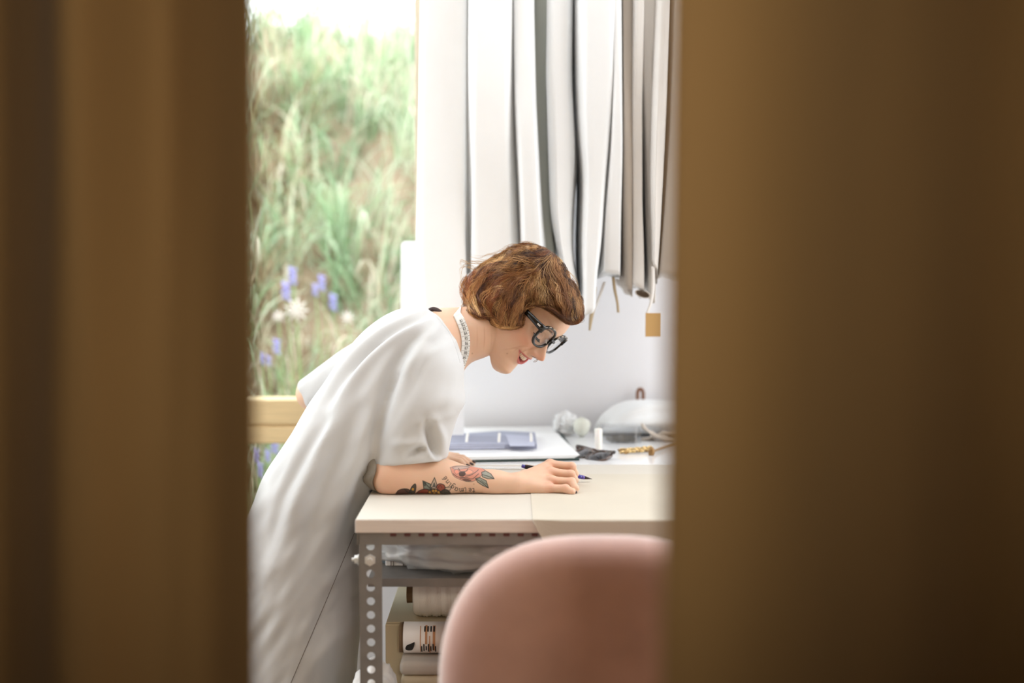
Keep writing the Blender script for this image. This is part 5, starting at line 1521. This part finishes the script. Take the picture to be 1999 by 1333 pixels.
for sg in (-1, 1):
    prof = [(1.0, 2.0), (1.15, 2.3), (1.20, .8), (1.20, -1.8), (1.14, -2.6), (1.0, -2.2)]
    R = []
    for k, d in prof + prof[:1]:
        kk = 1 + (k - 1)
        R.append(H2W(*rimpts(sg, kk, d)))
    R = np.array(R).transpose(1, 0, 2)                       # stations x profile
    n = len(R); m = len(prof)
    v = R[:, :m].reshape(-1, 3); f = [((i * m + j), ((i + 1) % n) * m + j, ((i + 1) % n) * m + (j + 1) % m, i * m + (j + 1) % m) for i in range(n) for j in range(m)]
    obj('rim', v, f, M['acetate'], gls)
    s, u, ff = rimpts(sg, 1.0, .2); L = H2W(s, u, ff); c = L.mean(0) + HF * .001
    v = np.concatenate([L, .5 * L + .5 * c + HF * .0006, c[None]]); f = [(i, (i + 1) % n, n + (i + 1) % n, n + i) for i in range(n)] + [(n + i, n + (i + 1) % n, 2 * n) for i in range(n)]
    obj('lens', v, f, M['lens'], gls)
    # pale brow inlay along the top of the rim
    aa = [8, 12, 16, 20, 24]
    for k0 in (5, 9, 13, 17, 21):
        s, u, ff = rimpts(sg, 1.17, 1.9); ii = np.arange(k0, k0 + 3) % n
        obj('brow_inlay', *tube(H2W(s[ii], u[ii], ff[ii]), [.0011, .0015, .0011], 6), M['crystal'], gls)
    hx, hu = sg * 65, 14.0
    T_ = [(sg * 60, 21, 91.5), (sg * 67, 22, 87), (sg * 72, 21.5, 77), (sg * 75.5, 20, 50), (sg * 75.5, 16, 15), (sg * 73, 9, -8), (sg * 71, -8, -20)]
    pts = spline(np.array(T_, float), 40); hgt = np.interp(np.linspace(0, 1, 40), [0, .2, .6, 1], [8.2, 7.4, 5.2, 3.4]); th = 1.6
    R = []
    for (s, u, f), h in zip(pts, hgt):
        R.append([H2W(s + sg * a_, u + b_, f) for a_, b_ in ((th, h), (th * 1.1, 0), (th, -h), (-th, -h), (-th * 1.1, 0), (-th, h))])
    obj('temple', *loft(np.array(R)), M['acetate'], gls, True)
    i0, i1 = 9, 14
    v, f = loft(np.array([[H2W(pts[i][0] + sg * a_, pts[i][1] + b_, pts[i][2]) for a_, b_ in ((2.2, 1.8), (2.2, -1.6), (1.2, -1.6), (1.2, 1.8))] for i in range(i0, i1)]))
    obj('metal_inlay', v, f, M['bolt'], gls, False)
b_ = np.array([H2W(s, 11 + 3 * (1 - (s / 9) ** 2), 96.5) for s in np.linspace(-9, 9, 11)])
obj('bridge', *tube(b_, .0030, 10), M['acetate'], gls)
for sg in (-1, 1):
    v, f = ell(H2W(sg * 9.5, 3, 91.5), (.002, .002, .005), 8, 10); obj('nose_pad', v, f, M['crystal'], gls)
# septum ring
M['silver'] = mat('polished_silver', srgb(205, 205, 208), 0.15, metal=1.0)
a = np.linspace(0.3, 2 * np.pi - .3, 24); c = on_face(0, -40, -2)
rc = H2W(0, -41, 104)
obj('septum_ring', *tube(np.array([rc + HS * .0042 * math.sin(t) * .9 + (HU * .0 + HF * .0)  + (-HU * .0048) * -math.cos(t) + HF * .0008 * math.cos(t) for t in a]), .0008, 8), M['silver'], wom, label='small silver septum ring')

# ------------------------------------------------------------------ tape measure round her neck
M['tape'] = mat('white_tape_measure', srgb(240, 240, 238), 0.4)
tline = spline([(892, 613), (900, 628), (907, 648), (909.5, 668), (907.5, 690), (903, 706), (899, 722)], 60)
def any_hit(x, y, lift):
    o = Vector((0, 0, ZC)); d = (Vector(P(x, y, 3.0)) - o).normalized(); h = BT.ray_cast(o, d)
    return None if h[0] is None else np.array(h[0])
TWpx = np.interp(np.linspace(0, 1, 60), [0, .12, .35, .7, .9, 1], [7.6, 8.4, 8.4, 8.0, 7.0, 6.0])
left = []; right = []; mids = []
for k, (x, y) in enumerate(tline):
    t = tline[min(k + 1, 59)] - tline[max(k - 1, 0)]; t /= np.linalg.norm(t); n = np.array([-t[1], t[0]])
    n = n if n[0] > 0 else -n
    hw_ = TWpx[k]
    hs = [any_hit(x + n[0] * q_, max(y + n[1] * q_, 0), 0) for q_ in (-hw_, 0, hw_)]
    ys = [h[1] for h in hs if h is not None and h[1] < 3.02]
    ym = min(ys) - .0022 if ys else None
    mids.append((x, y, n, hw_, ym))
good = [m[4] for m in mids if m[4] is not None]
fb = good[0] if good else 2.92
yy = np.array([m[4] if m[4] is not None else np.nan for m in mids]); idx = np.arange(60); ok = ~np.isnan(yy); yy = np.interp(idx, idx[ok], yy[ok])
ker = np.ones(9) / 9; yy = np.minimum(yy, np.convolve(np.pad(yy, 4, 'edge'), ker, 'valid'))
tape = thing('tape_measure', P(900, 670, 2.93), 'white tape measure draped round her neck with black numerals', 'tape measure')
def tp(k, q_, lift=0.0):
    """point on the tape: station k (float), across q_ in -1..1"""
    i = min(int(k), 58); f = k - i
    x = mids[i][0] * (1 - f) + mids[i + 1][0] * f; y = mids[i][1] * (1 - f) + mids[i + 1][1] * f; n = mids[i][2]; h = mids[i][3] * (1 - f) + mids[i + 1][3] * f
    return P(x + n[0] * q_ * h, y + n[1] * q_ * h, yy[i] * (1 - f) + yy[i + 1] * f - lift)
front_ = [[tp(k, q_) for q_ in np.linspace(-1, 1, 7)] for k in np.linspace(0, 59, 60)]
# over the nape to the far side, and inside the neckline
top0 = np.array(front_[0]); tops = []
for s in np.linspace(0, 1, 14)[1:]:
    tops.append(top0 + np.array([0.004 * s, 0, 0]) + np.array([0, .135 * s, .016 * math.sin(math.pi * s) - .03 * s ** 2]))
strip = np.array(tops[::-1] + front_)
ring_ = np.concatenate([strip, strip[:, ::-1] + np.array([0, .0009, -.0003])], 1)
obj('tape_strip', *loft(ring_), M['tape'], tape)
def text_mesh(s, size):
    cu = bpy.data.curves.new('t', 'FONT'); cu.body = s; cu.size = size; cu.align_x = 'CENTER'; cu.align_y = 'CENTER'; cu.resolution_u = 3
    o = bpy.data.objects.new('t', cu); COL.objects.link(o); dg = bpy.context.evaluated_depsgraph_get(); dg.update()
    me = bpy.data.meshes.new_from_object(o.evaluated_get(dg)); v = [tuple(x.co) for x in me.vertices]; f = [tuple(p.vertices) for p in me.polygons]
    bpy.data.objects.remove(o); bpy.data.curves.remove(cu); bpy.data.meshes.remove(me); return np.array(v), f
alt = np.concatenate([[0], np.cumsum(np.linalg.norm(np.diff(tline, axis=0), axis=1))])
stat = lambda d: float(np.interp(d, alt, np.arange(60)))
NUMY = [627, 634.5, 642.5, 651.5, 660.5, 670.5, 680, 689, 698.5, 707.5]
mb, mt = MB(), MB()
for k, ny in enumerate(NUMY):
    d0 = float(np.interp(ny, tline[:, 1], alt))
    v, f = text_mesh('818283848586878889' [2 * k:2 * k + 2] if k < 9 else '90', 7.6)
    pts = [tp(stat(d0 - y * 1.12), .16 + x * .85 / 8.2, .0006) for x, y, _ in v]
    mb.add(pts, f)
    for q0, q1, dd, wdt in ((-.9, .55, 4.6, .22), (.72, .98, 0, .3), (.80, .98, 2.3, .2), (.80, .98, -2.3, .2), (.66, 1.0, 4.6, .5)):
        A = [tp(stat(d0 + dd + o_), q_, .0005) for o_ in (-wdt, wdt) for q_ in (q0, q1)]
        mt.add([A[0], A[1], A[3], A[2]], [(0, 1, 2, 3)])
obj('numerals', *mb.out(), M['ink'], tape, False)
obj('tick_marks', *mt.out(), mat('grey_ink', srgb(120, 118, 116), 0.6), tape, False)

# ------------------------------------------------------------------ pencil in her hand
M['blue'] = mat('blue_lacquer', srgb(56, 52, 150), 0.25, coat=0.5)
M['violet'] = mat('violet_lacquer', srgb(84, 62, 150), 0.25, coat=0.5)
M['black_p'] = mat('black_plastic', srgb(26, 24, 30), 0.3)
M['dark_tip'] = mat('dark_brown_tip', srgb(52, 34, 40), 0.5)
pa, pb = P(1018.5, 909.5, 2.862), P(1156, 935, 2.905)
pcl = thing('pencil', (pa + pb) / 2, 'blue pencil with a dark tip and black clip end held in her right hand', 'pencil')
at = lambda t: pa * (1 - t) + pb * t
obj('barrel', *tube(np.array([at(.04), at(.74)]), .0042, 12), M['black_p'], pcl, label='dark barrel')
obj('grip_band', *tube(np.array([at(.66), at(.82), at(.882)]), [.0045, .0043, .0040], 12), M['blue'], pcl, label='blue grip')
obj('grip_collar', *tube(np.array([at(.845), at(.885)]), [.0043, .0041], 12), M['violet'], pcl, label='violet collar')
obj('tip', *tube(np.array([at(.885), at(.96), at(1.0)]), [.0038, .0016, .0004], 12), M['dark_tip'], pcl, label='dark pointed tip')
obj('end_cap', *tube(np.array([at(0), at(.005), at(.06)]), [.0030, .0036, .0037], 12), M['blue'], pcl, label='blue end cap')
n_ = np.array([0, -.5, .86])
obj('clip', *tube(np.array([at(.06), at(.063) + n_ * .006, at(.2) + n_ * .006, at(.215) + n_ * .0045]), .0011, 8), M['silver'], pcl, label='silver clip')

# ------------------------------------------------------------------ white garments on the rail at the right
RZ = 2.16; RY = 3.47
def garment(keys, hem, m, label, dep=.20, yc=RY, ruf=1.0, seed=0, vcut=0.0, group=None, piping=False, bx_=.75):
    """keys: (py, x_left, x_right) outline stations in the picture; a narrow hanging garment seen from its side"""
    keys = np.array(keys, float); keys[:, 2] += 6 if bx_ < .4 else 4; rg = np.random.default_rng(seed)
    ytop = -110
    k0 = keys[0]; keys = np.concatenate([[[ytop, k0[1] - (k0[1] + k0[2]) * .0, k0[2]]], keys]) if k0[0] > ytop else keys
    n, m_ = 70, 84
    pyy = np.linspace(ytop, hem, n); xl_ = np.interp(pyy, keys[:, 0], keys[:, 1]); xr_ = np.interp(pyy, keys[:, 0], keys[:, 2])
    ker = np.ones(7) / 7
    xl_, xr_ = [np.convolve(np.pad(q_, 3, 'edge'), ker, 'valid') for q_ in (xl_, xr_)]
    a = np.linspace(0, 2 * np.pi, m_, endpoint=False); R = []
    ph = rg.uniform(0, 6.28, 4); slant = rg.uniform(-.022, .022)
    for i, py in enumerate(pyy):
        A, B = P(xl_[i], py, yc - dep * .8), P(xr_[i], py, yc - dep * .8); c = (A + B) / 2; hw_ = max((B[0] - A[0]) / 2, .003)
        s = i / (n - 1)
        d = dep * (1 - .10 * s + .05 * math.sin(4 * s + ph[0]))
        sh = np.clip((s - .0) / .05, 0, 1) ** .6
        x = hw_ * np.sign(np.cos(a)) * np.abs(np.cos(a)) ** bx_ * (.25 + .75 * sh)
        y = d * np.sin(a)
        front_ = np.clip(-np.sin(a), 0, 1)
        fold_ = .28 * hw_ * ruf * (np.sin(a * 9 + ph[1] + 2.2 * math.sin(2.2 * s + ph[2])) * .6 + np.sin(a * 5 + ph[3] + 3 * s) * .5) * (.4 + .6 * s)
        yf = .018 * ruf * np.sin(np.cos(a) * 4.2 + ph[2] + 1.3 * math.sin(3 * s + ph[1])) * front_
        z = c[2] - .016 * np.sin(np.cos(a) * 2.2 + ph[0]) * (s > .93) * (s - .93) / .07 + slant * np.cos(a) * np.clip((s - .8) / .2, 0, 1) - vcut * np.abs(np.cos(a)) * (s > .85) * (s - .85) / .15
        R.append(np.stack([c[0] + x + fold_ * (.35 + .65 * np.abs(np.sin(a))), np.full(m_, yc) + y + yf, np.zeros(m_) + z], -1))
    t = thing('hanging_garment', (R[0][:, 0].mean(), yc, R[-1][:, 2].min()), label, 'garment', group)
    v, f = loft(np.array(R), True)
    obj('cloth', v, f, m, t)
    top = R[0].mean(0)
    hk = [np.array([top[0], RY, top[2] - .01]), np.array([top[0], RY, RZ - .03]), np.array([top[0], RY + .012, RZ - .012]), np.array([top[0], RY + .014, RZ + .004]), np.array([top[0], RY, RZ + .0125]), np.array([top[0], RY - .012, RZ + .002])]
    obj('hanger_hook', *tube(spline(hk, 24), .0016, 6), M['dark_steel'], t)
    if piping:
        for side in (0, 1):
            j = m_ // 2 + 9 if side == 0 else m_ - 9
            line = np.array([r[j] + [0, -.0015, 0] for r in R])
            obj('piping', *tube(line, .0017, 6), M['seam'], t)
    return t, R
GS = [
 ([(0, 815, 918), (250, 810, 914), (480, 806, 914), (600, 810, 918)], 640, 'white_cloth', 'bright wide white garment at the left end of the rail, next to the window frame', .2, 1),
 ([(0, 910, 1004), (300, 908, 1004), (560, 908, 1012)], 575, 'white_cloth', 'bright white garment second from the window, straight above the back of her hair', .22, 3),
 ([(0, 998, 1040), (200, 1000, 1044), (400, 1010, 1054), (500, 1012, 1064)], 520, 'white_cloth', 'off-white garment whose hem flares beside the sage-grey gap', .22, 5),
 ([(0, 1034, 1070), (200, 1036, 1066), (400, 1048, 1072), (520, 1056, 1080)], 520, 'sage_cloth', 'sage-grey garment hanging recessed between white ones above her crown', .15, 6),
 ([(0, 1062, 1118), (150, 1062, 1116), (300, 1068, 1124), (420, 1074, 1116), (500, 1090, 1114), (560, 1106, 1126)], 585, 'white_cloth', 'white garment with soft vertical folds right of the sage-grey one', .2, 7),
 ([(0, 1120, 1206), (150, 1122, 1204), (250, 1126, 1194), (350, 1136, 1182), (480, 1132, 1172), (560, 1136, 1160)], 600, 'white_cloth', 'widest flat white panel garment in the middle of the rail, tapering to a slanted hem', .24, 8),
 ([(0, 1186, 1210), (150, 1190, 1209), (300, 1184, 1210), (420, 1174, 1208), (500, 1172, 1208)], 542, 'white_cloth', 'white garment with rounded bright hem right of the wide flat panel', .22, 9),
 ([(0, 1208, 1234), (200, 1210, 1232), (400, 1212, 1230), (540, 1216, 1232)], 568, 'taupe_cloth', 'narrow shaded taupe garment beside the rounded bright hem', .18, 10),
 ([(0, 1232, 1252), (200, 1230, 1248), (400, 1230, 1250), (520, 1230, 1256)], 552, 'warm_cloth', 'narrow warm white garment with dark edge piping left of the gap near the right curtain', .21, 11),
 ([(0, 1250, 1276), (150, 1250, 1268), (300, 1258, 1266), (420, 1262, 1272), (520, 1266, 1276)], 578, 'warm_cloth', 'warm white garment with a dark sleeve opening at its hem', .19, 12),
 ([(0, 1276, 1306), (200, 1270, 1300), (350, 1268, 1292), (480, 1272, 1284), (525, 1272, 1280)], 532, 'warm_cloth', 'warm white garment edged with dark piping that tapers to a point', .23, 13),
 ([(0, 1304, 1345), (250, 1298, 1340), (420, 1290, 1335), (525, 1284, 1330)], 545, 'warm_cloth', 'last warm white garment on the rail, partly behind the right curtain', .22, 14)]
gts = []
for i, (keys, hem, mn, lab, dep, sd) in enumerate(GS):
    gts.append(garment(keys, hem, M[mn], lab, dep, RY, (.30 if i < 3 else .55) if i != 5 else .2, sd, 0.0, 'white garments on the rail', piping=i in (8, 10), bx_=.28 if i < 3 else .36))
rail_ = thing('clothes_rail', (.15, RY, RZ), 'steel clothes rail that the white garments hang on', 'rail')
xa, xb = P(806, 0, RY)[0], 1.3
obj('tube', *tube(np.array([[xa, RY, RZ], [xb, RY, RZ]]), .0125, 14), M['dark_steel'], rail_)
for x in (xa + .03, xb - .03):
    obj('ceiling_rod', *tube(np.array([[x, RY, RZ], [x, RY, ZT + .005]]), .007, 10), M['dark_steel'], rail_)
# ties, sleeve opening and tag of the right-hand garments
def ribbon(pts, wpx, m, parent, name, Y):
    c = spline(np.array(pts, float), 24); wv = np.interp(np.linspace(0, 1, 24), np.linspace(0, 1, len(wpx)), wpx)
    A = np.array([P(x - w_ / 2, y, Y) for (x, y), w_ in zip(c, wv)]); B = np.array([P(x + w_ / 2, y, Y + .006) for (x, y), w_ in zip(c, wv)])
    rr = np.stack([A, B, B + [0, .0012, 0], A + [0, .0012, 0]], 1)
    return obj(name, *loft(rr), m, parent, True)
YF_ = RY - .17
M['tan_tape'] = mat('tan_cotton_tape', srgb(176, 158, 128), 0.85)
ribbon([(1162, 560), (1158, 598), (1154, 620), (1151, 645)], [6, 9, 8, 4], M['tan_tape'], gts[5][0], 'tie', YF_)
ribbon([(1180, 550), (1166, 590), (1158, 610)], [6, 5, 3], M['warm_cloth'], gts[5][0], 'tie', YF_ + .02)
ribbon([(1197, 540), (1200, 565), (1205, 590), (1207, 610)], [6, 6, 5, 5], M['tan_tape'], gts[6][0], 'tie', YF_)
ribbon([(1275, 520), (1275, 560), (1271, 590), (1262, 613)], [7, 6, 6, 4], M['warm_cloth'], gts[10][0], 'tag_string', YF_ - .04)
M['tag'] = mat('tan_card_tag', srgb(196, 158, 102), 0.7)
a, b = P(1260, 611, YF_ - .04), P(1290, 657, YF_ - .04)
tg = obj('card_tag', *box((a[0], YF_ - .041, b[2]), (b[0], YF_ - .0395, a[2]), .0004), M['tag'], gts[10][0], False, label='tan card tag')
oc = P(1255, 574, YF_ - .01); a = np.linspace(0, 2 * np.pi, 28, endpoint=False)
Rr = [np.stack([oc[0] + .018 * k * np.cos(a), np.full(28, oc[1] + dy), oc[2] + .009 * k * np.sin(a) - .004 * np.cos(a)], -1) for k, dy in ((.9, .03), (1, 0), (.86, 0), (.8, .024), (.1, .026))]
obj('sleeve_opening', *loft(np.array(Rr)), M['taupe_cloth'], gts[9][0], True)
